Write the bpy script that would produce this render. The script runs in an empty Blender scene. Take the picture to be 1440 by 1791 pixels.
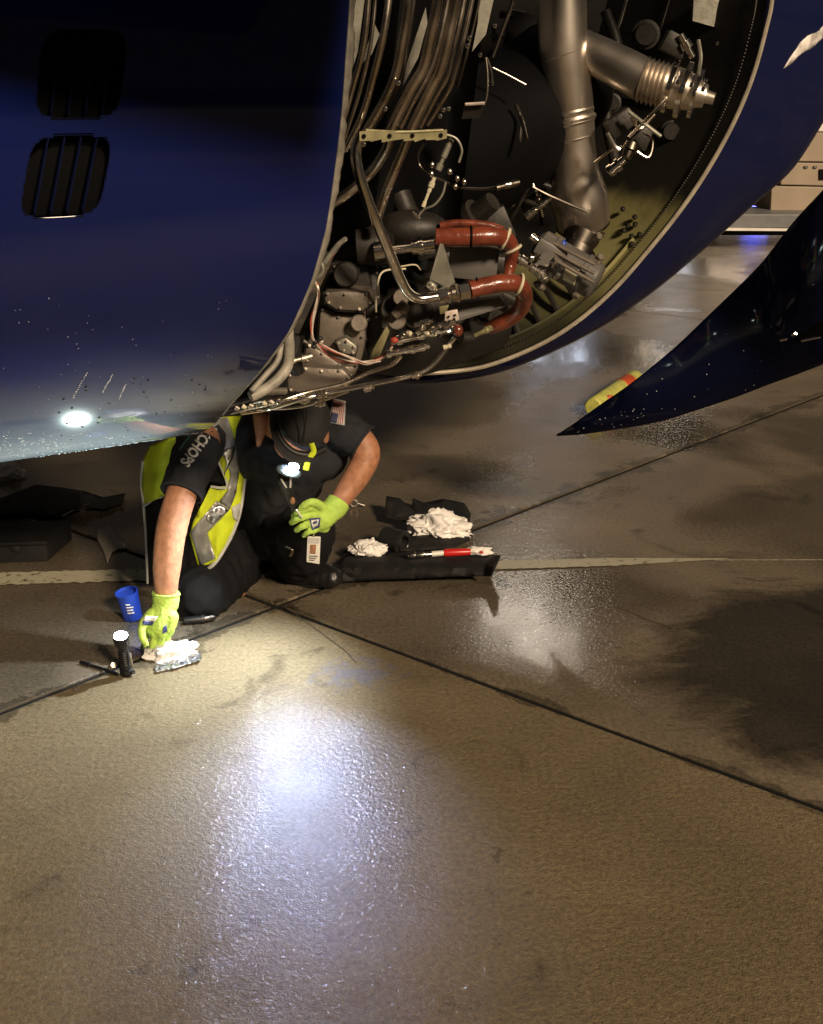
import bpy, bmesh, math, random
from mathutils import Vector, Matrix, noise
from mathutils.bvhtree import BVHTree
R = math.radians
random.seed(7)
sc = bpy.context.scene
col = sc.collection

# ------------------------------------------------------------------ camera
CAMZ = 1.6; PITCH = R(19.5); F = 2100.0
cam = bpy.data.objects.new('camera', bpy.data.cameras.new('camera'))
col.objects.link(cam); sc.camera = cam
cam.location = (0, 0, CAMZ)
cam.rotation_euler = (math.pi/2 - PITCH, 0, 0)
cam.data.sensor_fit = 'HORIZONTAL'; cam.data.sensor_width = 36
cam.data.lens = 36*F/1440; cam.data.clip_start = .05; cam.data.clip_end = 900

# ------------------------------------------------------------------ world + sun
w = bpy.data.worlds.new('World'); sc.world = w; w.use_nodes = True
nt = w.node_tree; bg = nt.nodes['Background']
sky = nt.nodes.new('ShaderNodeTexSky'); sky.sky_type = 'NISHITA'; sky.sun_disc = False
sky.sun_elevation = R(-9.0); sky.sun_rotation = R(150)
mixn = nt.nodes.new('ShaderNodeMix'); mixn.data_type = 'RGBA'; mixn.blend_type = 'ADD'
mixn.inputs[0].default_value = 1.0
nt.links.new(sky.outputs[0], mixn.inputs[6]); mixn.inputs[7].default_value = (.17, .145, .12, 1)
nt.links.new(mixn.outputs[2], bg.inputs[0]); bg.inputs[1].default_value = .12
sd = bpy.data.lights.new('apron_floodlight', 'SUN'); sun = bpy.data.objects.new('apron_floodlight', sd)
col.objects.link(sun); sd.energy = 3.0; sd.angle = R(8); sd.color = (1, .78, .54)
SUN_FROM = Vector((.95, -1.7, 1.08))
sun.rotation_euler = SUN_FROM.to_track_quat('Z', 'Y').to_euler()
sc.view_settings.view_transform = 'Standard'; sc.view_settings.look = 'None'
sc.view_settings.exposure = .55; sc.view_settings.gamma = 1
sc.view_settings.use_curve_mapping = False

# ------------------------------------------------------------------ helpers
CP, SP = math.cos(PITCH), math.sin(PITCH)
def ray(px, py):
    u = (895.5-py)/F; r = (px-720)/F
    return Vector((r, CP+SP*u, -SP+CP*u))
def P(px, py, Y):
    d = ray(px, py); t = Y/d.y
    return Vector((d.x*t, Y, CAMZ+d.z*t))
def G(px, py, z=0):
    d = ray(px, py); t = (z-CAMZ)/d.z
    return Vector((d.x*t, d.y*t, z))
def px_of(p):
    d = p-Vector((0, 0, CAMZ)); dep = d.y*CP-d.z*SP; up = d.y*SP+d.z*CP
    return 720+F*d.x/dep, 895.5-F*up/dep
def S(px, Y):        # pixels -> metres at distance Y (near frame centre)
    return px*Y/1985.0

def mat(name, color, rough=.5, metal=0, bump=0, bscale=60, var=0, vscale=8, coat=0, spec=.5, emis=None, es=0, rvar=0, detail=4):
    m = bpy.data.materials.new(name); m.use_nodes = True; n = m.node_tree; b = n.nodes['Principled BSDF']
    b.inputs['Base Color'].default_value = (*color, 1); b.inputs['Roughness'].default_value = rough
    b.inputs['Metallic'].default_value = metal; b.inputs['Specular IOR Level'].default_value = spec
    b.inputs['Coat Weight'].default_value = coat; b.inputs['Coat Roughness'].default_value = .08
    tc = n.nodes.new('ShaderNodeTexCoord')
    if var or rvar:
        no = n.nodes.new('ShaderNodeTexNoise'); no.inputs['Scale'].default_value = vscale; no.inputs['Detail'].default_value = detail
        n.links.new(tc.outputs['Object'], no.inputs['Vector'])
        if var:
            r = n.nodes.new('ShaderNodeMapRange'); r.inputs[1].default_value = .3; r.inputs[2].default_value = .7
            r.inputs[3].default_value = 1-var; r.inputs[4].default_value = 1+var
            n.links.new(no.outputs['Fac'], r.inputs[0])
            mx = n.nodes.new('ShaderNodeVectorMath'); mx.operation = 'SCALE'; mx.inputs[0].default_value = color
            n.links.new(r.outputs[0], mx.inputs['Scale']); n.links.new(mx.outputs[0], b.inputs['Base Color'])
        if rvar:
            r = n.nodes.new('ShaderNodeMapRange'); r.inputs[1].default_value = .3; r.inputs[2].default_value = .7
            r.inputs[3].default_value = max(.03, rough-rvar); r.inputs[4].default_value = rough+rvar
            n.links.new(no.outputs['Fac'], r.inputs[0]); n.links.new(r.outputs[0], b.inputs['Roughness'])
    if bump:
        no2 = n.nodes.new('ShaderNodeTexNoise'); no2.inputs['Scale'].default_value = bscale; no2.inputs['Detail'].default_value = 5
        n.links.new(tc.outputs['Object'], no2.inputs['Vector'])
        bp = n.nodes.new('ShaderNodeBump'); bp.inputs['Strength'].default_value = bump; bp.inputs['Distance'].default_value = .004
        n.links.new(no2.outputs['Fac'], bp.inputs['Height']); n.links.new(bp.outputs[0], b.inputs['Normal'])
    if emis:
        b.inputs['Emission Color'].default_value = (*emis, 1); b.inputs['Emission Strength'].default_value = es
    return m

M = dict(
 navy = mat('navy_paint', (.005, .0105, .082), .6, 0, coat=.8, spec=0, var=.2, vscale=3, bump=.02, bscale=30),
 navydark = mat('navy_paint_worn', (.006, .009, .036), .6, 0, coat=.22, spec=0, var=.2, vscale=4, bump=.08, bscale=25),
 black = mat('black_recess', (.002, .002, .0025), .7, spec=.1),
 bay = mat('bay_shade', (.007, .006, .005), .6, var=.5, vscale=6, bump=.3),  # near black: the shade of the bay is held in this colour
 flange = mat('sealant_flange', (.27, .25, .21), .5, var=.35, vscale=30, bump=.6, bscale=50),
 steel = mat('steel_tube', (.60, .53, .45), .27, 1, var=.25, vscale=10, rvar=.1),
 duct = mat('duct_steel', (.78, .71, .63), .36, 1, var=.12, vscale=6, bump=.03, bscale=40, rvar=.04),
 chrome = mat('bright_fitting', (.78, .74, .68), .16, 1, var=.15, vscale=30),
 darksteel = mat('heat_stained_steel', (.12, .105, .09), .35, 1, var=.4, vscale=20),
 orange = mat('orange_silicone', (.17, .038, .019), .28, var=.4, vscale=25, bump=.7, bscale=60, coat=.5),
 cast = mat('cast_alloy', (.16, .135, .11), .45, .35, var=.25, vscale=12, bump=.3, bscale=70),
 castdark = mat('dark_casting', (.022, .019, .016), .5, .2, var=.3, vscale=12, bump=.3),
 greybox = mat('grey_enamel', (.10, .092, .085), .45, var=.15, bump=.1),
 plate = mat('dull_plate', (.26, .25, .21), .45, .5, var=.25, vscale=25, bump=.2),
 olive = mat('olive_bracket', (.20, .18, .09), .45, .3, var=.3, vscale=30),
 primer = mat('yellow_green_primer', (.33, .30, .12), .5, var=.35, vscale=6, bump=.2, bscale=40),
 rimseal = mat('rim_metal', (.62, .55, .43), .35, .6, var=.2, vscale=20),
 white = mat('white_cloth', (.72, .69, .66), .85, bump=.5, bscale=35, var=.06),
 cream = mat('cream_wire', (.50, .42, .36), .5, var=.3, vscale=60),
 redwire = mat('red_wire', (.35, .05, .03), .5),
 rubber = mat('black_rubber', (.012, .012, .012), .5, bump=.15),
 label = mat('cream_label', (.55, .50, .36), .6, var=.1, vscale=50),
 skin = mat('tanned_skin', (.33, .15, .08), .5, var=.22, vscale=55, bump=.35, bscale=160, spec=.4),
 shirt = mat('charcoal_shirt', (.020, .021, .024), .85, spec=.2, bump=.5, bscale=30, var=.15),
 trousers = mat('black_trousers', (.006, .006, .007), .85, spec=.2, bump=.5, bscale=22, var=.2),
 boot = mat('black_leather', (.009, .009, .010), .4, bump=.4, bscale=40),
 cap = mat('dark_grey_cap', (.028, .028, .03), .8, bump=.3, bscale=90),
 vest = mat('hivis_yellow', (.52, .62, .015), .75, bump=.5, bscale=26, var=.12, vscale=14),
 refl = mat('reflective_tape', (.24, .24, .235), .35, .3, bump=.5, bscale=28, var=.25, vscale=18),
 piping = mat('grey_piping', (.42, .42, .40), .6),
 meshblk = mat('black_mesh_fabric', (.007, .007, .008), .8, spec=.2, bump=.3),
 glove = mat('lime_glove', (.38, .56, .09), .8, bump=.7, bscale=120, var=.15, vscale=40),
 glovedark = mat('grey_palm_coating', (.03, .035, .04), .5, bump=.5, bscale=90),
 badgewhite = mat('badge_white', (.62, .60, .55), .4),
 blue = mat('blue_plastic', (.02, .06, .42), .35, var=.1),
 red = mat('red_grip', (.50, .015, .012), .35, var=.1),
 foil = mat('silver_foil', (.55, .56, .6), .3, 1, bump=1, bscale=60, var=.2),
 pouch = mat('black_canvas', (.013, .013, .013), .7, spec=.2, bump=.6, bscale=45, var=.3, vscale=10),
 torch = mat('black_anodised', (.01, .01, .011), .35, .3),
 lens = mat('lit_lens', (1, 1, 1), .2, emis=(.78, 1, .92), es=150),
 headlens = mat('lit_headlamp_lens', (1, 1, 1), .2, emis=(.70, .80, 1), es=60),
 beige = mat('beige_panel', (.30, .235, .17), .6, var=.1, vscale=3, bump=.2),
 whitepan = mat('white_panel', (.7, .66, .62), .5, var=.1),
 greydeck = mat('grey_deck', (.14, .14, .145), .5, var=.15),
 mottled = mat('mottled_white', (.62, .58, .55), .5, var=.6, vscale=22),
)

def ztone(m, stops, amp, col_only=True, sc=5):
    """base colour by height: painted shade and reflected glow besides grime"""
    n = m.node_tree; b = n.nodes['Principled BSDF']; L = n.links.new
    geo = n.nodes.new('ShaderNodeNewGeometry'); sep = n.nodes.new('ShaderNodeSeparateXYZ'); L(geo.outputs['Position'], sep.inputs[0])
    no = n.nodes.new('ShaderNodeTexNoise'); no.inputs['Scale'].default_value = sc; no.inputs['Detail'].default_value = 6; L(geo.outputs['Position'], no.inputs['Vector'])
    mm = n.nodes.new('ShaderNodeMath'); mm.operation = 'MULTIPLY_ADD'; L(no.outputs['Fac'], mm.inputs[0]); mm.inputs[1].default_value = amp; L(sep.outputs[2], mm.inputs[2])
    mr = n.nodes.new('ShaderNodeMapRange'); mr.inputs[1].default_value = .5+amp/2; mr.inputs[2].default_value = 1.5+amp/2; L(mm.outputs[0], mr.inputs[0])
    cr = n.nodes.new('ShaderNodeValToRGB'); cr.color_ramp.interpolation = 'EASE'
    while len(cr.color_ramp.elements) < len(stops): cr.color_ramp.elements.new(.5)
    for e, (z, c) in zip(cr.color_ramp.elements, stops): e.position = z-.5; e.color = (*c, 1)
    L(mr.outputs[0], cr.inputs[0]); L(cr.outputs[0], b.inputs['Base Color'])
M['navycowl'] = mat('navy_cowl_paint', (.005, .0105, .082), .6, 0, coat=.9, spec=0, bump=.02, bscale=30)
ztone(M['navycowl'], [(.78, (.075, .075, .085)), (.90, (.04, .042, .065)), (1.08, (.006, .012, .078)), (1.5, (.005, .0105, .078))], .10)  # belly grime; its grey also paints in lit-ground reflection and torch glow
M['navyring'] = mat('navy_ring_paint', (.007, .010, .044), .6, 0, coat=.6, spec=0, bump=.02)
ztone(M['primer'], [(.74, (.03, .028, .016)), (.86, (.09, .085, .035)), (1.0, (.30, .275, .12)), (1.14, (.24, .22, .09)), (1.27, (.012, .011, .008))], .16, sc=7)  # dark upper stops paint the shadow on the skin; lowest is oily
for k_ in ('navy', 'navydark', 'navycowl', 'navyring'):
    if k_ == 'navycowl': M[k_].node_tree.nodes['Principled BSDF'].inputs['Coat Weight'].default_value = 1
    M[k_].node_tree.nodes['Principled BSDF'].inputs['Coat IOR'].default_value = 1.5 if k_ == 'navycowl' else 1.5
    M[k_].node_tree.nodes['Principled BSDF'].inputs['Coat Roughness'].default_value = .07
def catmull(pts, n=6):
    if len(pts) < 3: 
        return [pts[0].lerp(pts[1], i/n) for i in range(n+1)], [i/n for i in range(n+1)]
    out, ks = [], []
    q = [pts[0]*2-pts[1]]+list(pts)+[pts[-1]*2-pts[-2]]
    for i in range(1, len(q)-2):
        a, b, c, d = q[i-1:i+3]
        for k in range(n):
            t = k/n
            out.append(.5*((2*b)+(c-a)*t+(2*a-5*b+4*c-d)*t*t+(3*b-a-3*c+d)*t**3)); ks.append(i-1+t)
    out.append(pts[-1].copy()); ks.append(len(pts)-1.0)
    return out, ks

class MB:
    def __init__(s): s.v = []; s.f = []
    def add(s, v, f):
        o = len(s.v); s.v += [Vector(x) for x in v]; s.f += [tuple(i+o for i in q) for q in f]; return s
    def tube(s, pts, r, seg=10, smooth=5, cap=True, flat=1.0, round_ends=False):
        """r: number or one radius per control point"""
        pts = [Vector(p) for p in pts]
        rr = r if isinstance(r, (list, tuple)) else [r]*len(pts)
        if smooth: c, ks = catmull(pts, smooth)
        else: c, ks = pts, list(range(len(pts)))
        R_ = []
        for k in ks:
            i = min(int(k), len(rr)-2) if len(rr) > 1 else 0
            R_.append(rr[i]+(rr[min(i+1, len(rr)-1)]-rr[i])*(k-i))
        if round_ends:
            d0 = (c[0]-c[1]).normalized(); d1 = (c[-1]-c[-2]).normalized()
            pre = [(c[0]+d0*R_[0]*math.sin(a), R_[0]*math.cos(a)) for a in (1.45, 1.1, .7, .35)]
            post = [(c[-1]+d1*R_[-1]*math.sin(a), R_[-1]*math.cos(a)) for a in (.35, .7, 1.1, 1.45)]
            c = [p[0] for p in pre]+c+[p[0] for p in post]; R_ = [p[1] for p in pre]+R_+[p[1] for p in post]
        t0 = (c[1]-c[0]).normalized(); up = Vector((0, 0, 1)) if abs(t0.z) < .9 else Vector((0, 1, 0))
        n = t0.cross(up).normalized(); V = []; N = len(c)
        for i, p in enumerate(c):
            t = (c[min(i+1, N-1)]-c[max(i-1, 0)])
            if t.length < 1e-9: t = t0
            t.normalize(); n = (n-t*n.dot(t)).normalized(); b = t.cross(n)
            for k in range(seg):
                a = 2*math.pi*k/seg
                V.append(p+(n*math.cos(a)+b*math.sin(a)*flat)*R_[i])
        Fc = [(i*seg+k, i*seg+(k+1) % seg, (i+1)*seg+(k+1) % seg, (i+1)*seg+k) for i in range(N-1) for k in range(seg)]
        if cap: Fc += [tuple(range(seg))[::-1], tuple((N-1)*seg+k for k in range(seg))]
        return s.add(V, Fc)
    def rod(s, a, b, prof, seg=14):
        """lathe along a->b, prof = [(t, r), ...]"""
        a, b = Vector(a), Vector(b); d = b-a
        t = d.normalized(); up = Vector((0, 0, 1)) if abs(t.z) < .9 else Vector((0, 1, 0))
        n = t.cross(up).normalized(); bb = t.cross(n); V = []
        for (q, r) in prof:
            for k in range(seg):
                an = 2*math.pi*k/seg; V.append(a+d*q+(n*math.cos(an)+bb*math.sin(an))*max(r, 1e-5))
        N = len(prof)
        Fc = [(i*seg+k, i*seg+(k+1) % seg, (i+1)*seg+(k+1) % seg, (i+1)*seg+k) for i in range(N-1) for k in range(seg)]
        Fc += [tuple(range(seg))[::-1], tuple((N-1)*seg+k for k in range(seg))]
        return s.add(V, Fc)
    def box(s, c, size, rot=None, bev=0):
        c = Vector(c); x, y, z = [q/2 for q in size]
        v = [Vector((i*x, j*y, k*z)) for i in (-1, 1) for j in (-1, 1) for k in (-1, 1)]
        if rot is not None: v = [rot @ q for q in v]
        return s.add([c+q for q in v], [(0, 1, 3, 2), (4, 6, 7, 5), (0, 4, 5, 1), (2, 3, 7, 6), (0, 2, 6, 4), (1, 5, 7, 3)])
    def ell(s, c, rad, rot=None, n=14, m=10):
        c = Vector(c); V = []
        for i in range(1, m):
            ph = math.pi*i/m
            for k in range(n):
                a = 2*math.pi*k/n
                q = Vector((rad[0]*math.sin(ph)*math.cos(a), rad[1]*math.sin(ph)*math.sin(a), rad[2]*math.cos(ph)))
                V.append(c+(rot @ q if rot is not None else q))
        top = Vector((0, 0, rad[2])); 
        V += [c+(rot @ top if rot is not None else top), c-(rot @ top if rot is not None else top)]
        T = len(V)-2
        Fc = [(i*n+k, i*n+(k+1) % n, (i+1)*n+(k+1) % n, (i+1)*n+k) for i in range(m-2) for k in range(n)]
        Fc += [(T, (k+1) % n, k) for k in range(n)]+[(T+1, (m-2)*n+k, (m-2)*n+(k+1) % n) for k in range(n)]
        return s.add(V, Fc)
    def grid(s, fn, nu, nv):
        V = [fn(i/nu, j/nv) for j in range(nv+1) for i in range(nu+1)]
        return s.add(V, [(j*(nu+1)+i, j*(nu+1)+i+1, (j+1)*(nu+1)+i+1, (j+1)*(nu+1)+i) for j in range(nv) for i in range(nu)])
    def prism(s, pts, off):
        n = len(pts); off = Vector(off)
        return s.add([Vector(p) for p in pts]+[Vector(p)+off for p in pts],
                     [tuple(range(n)), tuple(range(2*n-1, n-1, -1))]+[(i, i+n, (i+1) % n+n, (i+1) % n) for i in range(n)])
    def build(s, name, m, parent=None, smooth=True, solid=0, bev=0, sub=0, angle=40):
        me = bpy.data.meshes.new(name); me.from_pydata([tuple(v) for v in s.v], [], s.f); me.validate(verbose=False); me.update()
        o = bpy.data.objects.new(name, me); col.objects.link(o); me.materials.append(m if not isinstance(m, str) else M[m])
        bm = bmesh.new(); bm.from_mesh(me); bmesh.ops.recalc_face_normals(bm, faces=bm.faces[:])
        if bev:
            bmesh.ops.bevel(bm, geom=[e for e in bm.edges if len(e.link_faces) == 2 and e.calc_face_angle(0) > R(40)], offset=bev, segments=2, affect='EDGES', profile=.5)
        if smooth:
            for f_ in bm.faces: f_.smooth = True
            for e in bm.edges:
                if len(e.link_faces) == 2 and e.calc_face_angle(0) > R(angle): e.smooth = False
        bm.to_mesh(me); bm.free()
        if solid:
            md = o.modifiers.new('thickness', 'SOLIDIFY'); md.thickness = solid; md.offset = 0
        if sub:
            md = o.modifiers.new('sub', 'SUBSURF'); md.levels = md.render_levels = sub
        if parent is not None:
            o.parent = parent
            if parent.type == 'EMPTY' or True:
                o.matrix_parent_inverse = Matrix.Translation(-world_loc(parent))
        return o

LOC = {}
def world_loc(o):
    # parts carry world coordinates in their meshes, so only an Empty at a thing's base is offset
    return Vector(o.location) if o.name in LOC else Vector((0, 0, 0))
def tag(o, label=None, cat=None, group=None, kind=None):
    if label: o['label'] = label
    if cat: o['category'] = cat
    if group: o['group'] = group
    if kind: o['kind'] = kind
    return o
def thing(name, loc, label, cat, group=None):
    o = bpy.data.objects.new(name, None); col.objects.link(o); o.location = loc; LOC[o.name] = 1
    o.empty_display_size = .05
    return tag(o, label, cat, group)
def fuse(mb, name, m, parent=None, voxel=.008, smooth=6, wrinkle=0, wscale=.06, cut=None):
    """union the closed shapes of mb into ONE continuous smooth skin"""
    o = mb.build('tmp', m); md = o.modifiers.new('r', 'REMESH'); md.mode = 'VOXEL'; md.voxel_size = voxel; md.use_smooth_shade = True
    sm = o.modifiers.new('s', 'SMOOTH'); sm.iterations = smooth; sm.factor = .5
    dg = bpy.context.evaluated_depsgraph_get(); dg.update()
    me = bpy.data.meshes.new_from_object(o.evaluated_get(dg)); me.name = name
    bpy.data.objects.remove(o)
    if wrinkle or cut:
        bm = bmesh.new(); bm.from_mesh(me); bm.normal_update()
        if wrinkle:
            for v in bm.verts:
                q = v.co/wscale
                r = 1-abs(noise.noise(Vector((q.x*1.6, q.y*1.6, q.z*.7)))*2)
                r2 = noise.noise(q*2.3+Vector((5, 1, 2)))
                v.co += v.normal*wrinkle*(r*.8+r2*.5-.4)
        if cut:
            bmesh.ops.delete(bm, geom=[f_ for f_ in bm.faces if cut(f_.calc_center_median())], context='FACES')
        bm.to_mesh(me); bm.free()
    for p in me.polygons: p.use_smooth = True
    o = bpy.data.objects.new(name, me); col.objects.link(o)
    if not me.materials: me.materials.append(m if not isinstance(m, str) else M[m])
    if parent is not None:
        o.parent = parent; o.matrix_parent_inverse = Matrix.Translation(-world_loc(parent))
    return o
def bvh(o):
    dg = bpy.context.evaluated_depsgraph_get(); dg.update()
    me = o.evaluated_get(dg).to_mesh()
    return BVHTree.FromPolygons([v.co.copy() for v in me.vertices], [tuple(p.vertices) for p in me.polygons])
def wrap(px, py, tree, off, Yd):
    d = ray(px, py).normalized(); h = tree.ray_cast(Vector((0, 0, CAMZ)), d)
    p = h[0] if h[0] is not None else P(px, py, Yd)
    return p-d*off
def poly_patch(name, m, pts, tree, off, Yd, parent, n=10, solid=.001):
    """a 4-corner patch laid on the surface of a mesh (pts clockwise)"""
    a, b, c, d = [Vector((x, y)) for x, y in pts]
    def fn(u, v):
        q = (a.lerp(b, u)).lerp(d.lerp(c, u), v); return wrap(q.x, q.y, tree, off, Yd)
    return MB().grid(fn, n, n).build(name, m, parent, solid=solid)
def text_mesh(txt, size, fn, name, m, parent, extr=.0006):
    cu = bpy.data.curves.new('t', 'FONT'); cu.body = txt; cu.size = size; cu.align_x = 'CENTER'; cu.align_y = 'CENTER'; cu.resolution_u = 3
    cu.offset = size*.035
    t = bpy.data.objects.new('t', cu); col.objects.link(t)
    dg = bpy.context.evaluated_depsgraph_get(); dg.update()
    me = bpy.data.meshes.new_from_object(t.evaluated_get(dg)); bpy.data.objects.remove(t)
    for v in me.vertices: v.co = fn(v.co.x, v.co.y)
    me.materials.clear(); me.materials.append(M[m]); me.name = name
    o = bpy.data.objects.new(name, me); col.objects.link(o)
    md = o.modifiers.new('thickness', 'SOLIDIFY'); md.thickness = extr
    if parent is not None: o.parent = parent; o.matrix_parent_inverse = Matrix.Translation(-world_loc(parent))
    return o

# ------------------------------------------------------------------ apron slabs
O = G(483, 1060); dA = (G(1440, 690)-O).normalized(); dB = (G(1440, 1415)-O).normalized()
nA = Vector((-dA.y, dA.x, 0)); nB = Vector((-dB.y, dB.x, 0)); oA, oB = O.dot(nA), O.dot(nB)
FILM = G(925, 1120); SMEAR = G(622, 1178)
DOOR_REFL = (G(1440, 1190).x+.22, G(1400, 1180).y, .72, .70)
def concrete(name, base, coarse, puddle, grain):
    m = bpy.data.materials.new(name); m.use_nodes = True; n = m.node_tree; b = n.nodes['Principled BSDF']; L = n.links.new
    geo = n.nodes.new('ShaderNodeNewGeometry')
    def noi(scale, det=4, rough=.55, dist=0, vec=None):
        k = n.nodes.new('ShaderNodeTexNoise'); k.inputs['Scale'].default_value = scale; k.inputs['Detail'].default_value = det
        k.inputs['Roughness'].default_value = rough; k.inputs['Distortion'].default_value = dist
        L(vec or geo.outputs['Position'], k.inputs['Vector']); return k.outputs['Fac']
    def rng(src, a, b_, c, d):
        k = n.nodes.new('ShaderNodeMapRange'); k.inputs[1].default_value = a; k.inputs[2].default_value = b_
        k.inputs[3].default_value = c; k.inputs[4].default_value = d; L(src, k.inputs[0]); return k.outputs[0]
    def math_(op, a, b_):
        k = n.nodes.new('ShaderNodeMath'); k.operation = op
        for i, q in enumerate((a, b_)):
            if isinstance(q, (int, float)): k.inputs[i].default_value = q
            else: L(q, k.inputs[i])
        return k.outputs[0]
    def dot(vec, off=0.0):
        k = n.nodes.new('ShaderNodeVectorMath'); k.operation = 'DOT_PRODUCT'; L(geo.outputs['Position'], k.inputs[0]); k.inputs[1].default_value = vec
        return math_('SUBTRACT', k.outputs['Value'], off)
    stretch = n.nodes.new('ShaderNodeCombineXYZ'); L(dot(dB), stretch.inputs[0]); L(math_('MULTIPLY', dot(nB), 9.0), stretch.inputs[1])
    blot = noi(1.3, 5, .6, .4); fine = noi(75, 3, .7); sand = noi(230, 2, .6); broom = noi(14, 3, .6, 0, stretch.outputs[0])
    # colour: blotches, aggregate specks, stains
    k = math_('MULTIPLY', rng(blot, .3, .7, .72, 1.2), rng(fine, .25, .75, .6, 1.4))
    k = math_('MULTIPLY', k, rng(sand, .3, .7, .8, 1.2))
    pud0 = rng(noi(.75, 3, .5, .3), puddle-.06, puddle+.05, 0, 1)
    k = math_('MULTIPLY', k, rng(pud0, 0, 1, 1, .62))
    # the hanging door's dark reflection, painted in as a smooth wet patch
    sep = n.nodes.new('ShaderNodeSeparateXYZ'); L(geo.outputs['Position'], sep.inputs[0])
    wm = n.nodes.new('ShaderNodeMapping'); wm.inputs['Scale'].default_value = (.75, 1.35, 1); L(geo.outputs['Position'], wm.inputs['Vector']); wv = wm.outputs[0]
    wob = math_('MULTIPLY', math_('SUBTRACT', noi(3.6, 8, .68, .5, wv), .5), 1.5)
    ex = math_('DIVIDE', math_('SUBTRACT', sep.outputs[0], DOOR_REFL[0]), DOOR_REFL[2]); ey = math_('DIVIDE', math_('SUBTRACT', sep.outputs[1], DOOR_REFL[1]), DOOR_REFL[3])
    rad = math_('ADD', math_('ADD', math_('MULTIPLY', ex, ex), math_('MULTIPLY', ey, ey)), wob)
    door_dark = rng(rad, .66, 1.08, 1, 0)
    k = math_('MULTIPLY', k, rng(door_dark, 0, 1, 1, .25))
    # ragged dark wet edges along the joints
    rag = noi(7, 6, .7, .5); rag2 = noi(1.7, 2, .5)
    for nn, oo, wdt in ((nA, oA, .075), (nB, oB, .035)):
        dist = math_('ABSOLUTE', dot(nn, oo), 0)
        edge_ = math_('MULTIPLY', rng(rag, .38, .62, 0, 1), math_('MULTIPLY', rng(rag2, .35, .6, .25, 1.6), wdt))
        k = math_('MULTIPLY', k, rng(math_('SUBTRACT', dist, edge_), -.006, .006, .50, 1))
    def blob(c, rx, ry, amp, fr):
        ex_ = math_('DIVIDE', math_('SUBTRACT', sep.outputs[0], c.x), rx); ey_ = math_('DIVIDE', math_('SUBTRACT', sep.outputs[1], c.y), ry)
        return math_('ADD', math_('ADD', math_('MULTIPLY', ex_, ex_), math_('MULTIPLY', ey_, ey_)), math_('MULTIPLY', math_('SUBTRACT', noi(fr, 6, .7, .5), .5), amp))
    film = rng(blob(FILM, .42, .55, 1.2, 3.5), .6, .9, 1, 0)
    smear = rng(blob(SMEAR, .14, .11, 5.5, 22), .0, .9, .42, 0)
    drip = rng(noi(2.3, 6, .75, 2.0), .645, .665, 1, .62)
    k = math_('MULTIPLY', k, drip)
    stain = rng(noi(3.1, 4, .6, 1.2), .60, .70, 1, .55)
    k = math_('MULTIPLY', k, stain)
    sc_ = n.nodes.new('ShaderNodeVectorMath'); sc_.operation = 'SCALE'; sc_.inputs[0].default_value = base
    L(k, sc_.inputs['Scale'])
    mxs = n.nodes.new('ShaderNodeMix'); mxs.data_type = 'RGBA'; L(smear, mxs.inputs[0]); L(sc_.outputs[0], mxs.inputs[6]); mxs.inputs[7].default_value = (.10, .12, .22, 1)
    L(mxs.outputs[2], b.inputs['Base Color'])
    # standing water where the low noise says so, and the painted door reflection: smooth and glossy
    pud_and_refl = math_('MAXIMUM', math_('MAXIMUM', pud0, door_dark), film)
    matte = rng(sep.outputs[1], .9, 1.65, 1, 0)          # out-of-view ground made dull to cut glare reflected in the cowl
    wet = math_('SUBTRACT', 1.0, matte)  # gloss left outside the dulled ground
    L(math_('ADD', math_('ADD', rng(pud_and_refl, 0, 1, coarse, .07), rng(noi(5, 4), .3, .7, -.04, .06)), math_('MULTIPLY', matte, .6)), b.inputs['Roughness'])
    L(math_('MULTIPLY', wet, .12), b.inputs['Specular IOR Level'])
    L(math_('MULTIPLY', rng(pud_and_refl, 0, 1, .5, 1.0), wet), b.inputs['Coat Weight'])
    L(rng(pud_and_refl, 0, 1, .09, .07), b.inputs['Coat Roughness'])
    h = math_('ADD', math_('MULTIPLY', fine, .55), math_('MULTIPLY', sand, .35))
    h = math_('ADD', h, math_('MULTIPLY', broom, .22))
    h = math_('ADD', h, math_('MULTIPLY', noi(26, 2), .3))
    bp = n.nodes.new('ShaderNodeBump'); bp.inputs['Distance'].default_value = grain
    L(h, bp.inputs['Height']); L(rng(pud_and_refl, 0, 1, 1, .12), bp.inputs['Strength'])
    L(bp.outputs[0], b.inputs['Normal'])
    bp2 = n.nodes.new('ShaderNodeBump'); bp2.inputs['Distance'].default_value = grain*.33
    vor = n.nodes.new('ShaderNodeTexVoronoi'); vor.feature = 'SMOOTH_F1'; vor.inputs['Scale'].default_value = 120; L(geo.outputs['Position'], vor.inputs['Vector'])
    L(math_('ADD', math_('ADD', math_('MULTIPLY', noi(55, 4, .65), .8), math_('MULTIPLY', vor.outputs['Distance'], 1.3)), math_('MULTIPLY', noi(210, 2, .6), .5)), bp2.inputs['Height']); L(rng(pud_and_refl, 0, 1, 1, .8), bp2.inputs['Strength'])
    L(bp2.outputs[0], b.inputs['Coat Normal'])
    return m
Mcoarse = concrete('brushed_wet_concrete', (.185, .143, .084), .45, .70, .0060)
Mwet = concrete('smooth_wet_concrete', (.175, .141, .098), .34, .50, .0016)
Mmatte = mat('matte_concrete', (.05, .042, .03), .95, spec=.05, var=.25, vscale=2, bump=.3)  # unseen slabs behind the camera, dulled and darkened against glare on the cowl
Mseal = mat('joint_sealant', (.016, .016, .016), .9, spec=0, bump=.5, bscale=80)
Mcrk = mat('crack_dirt', (.07, .058, .04), .7, spec=.2); LEN = 5.6; gap = .011
ground = MB().box((0, 150, -.107), (700, 700, .2)).build('apron', Mseal, smooth=False); tag(ground, kind='structure')
LOC[ground.name] = 1
slabme = {}
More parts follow.
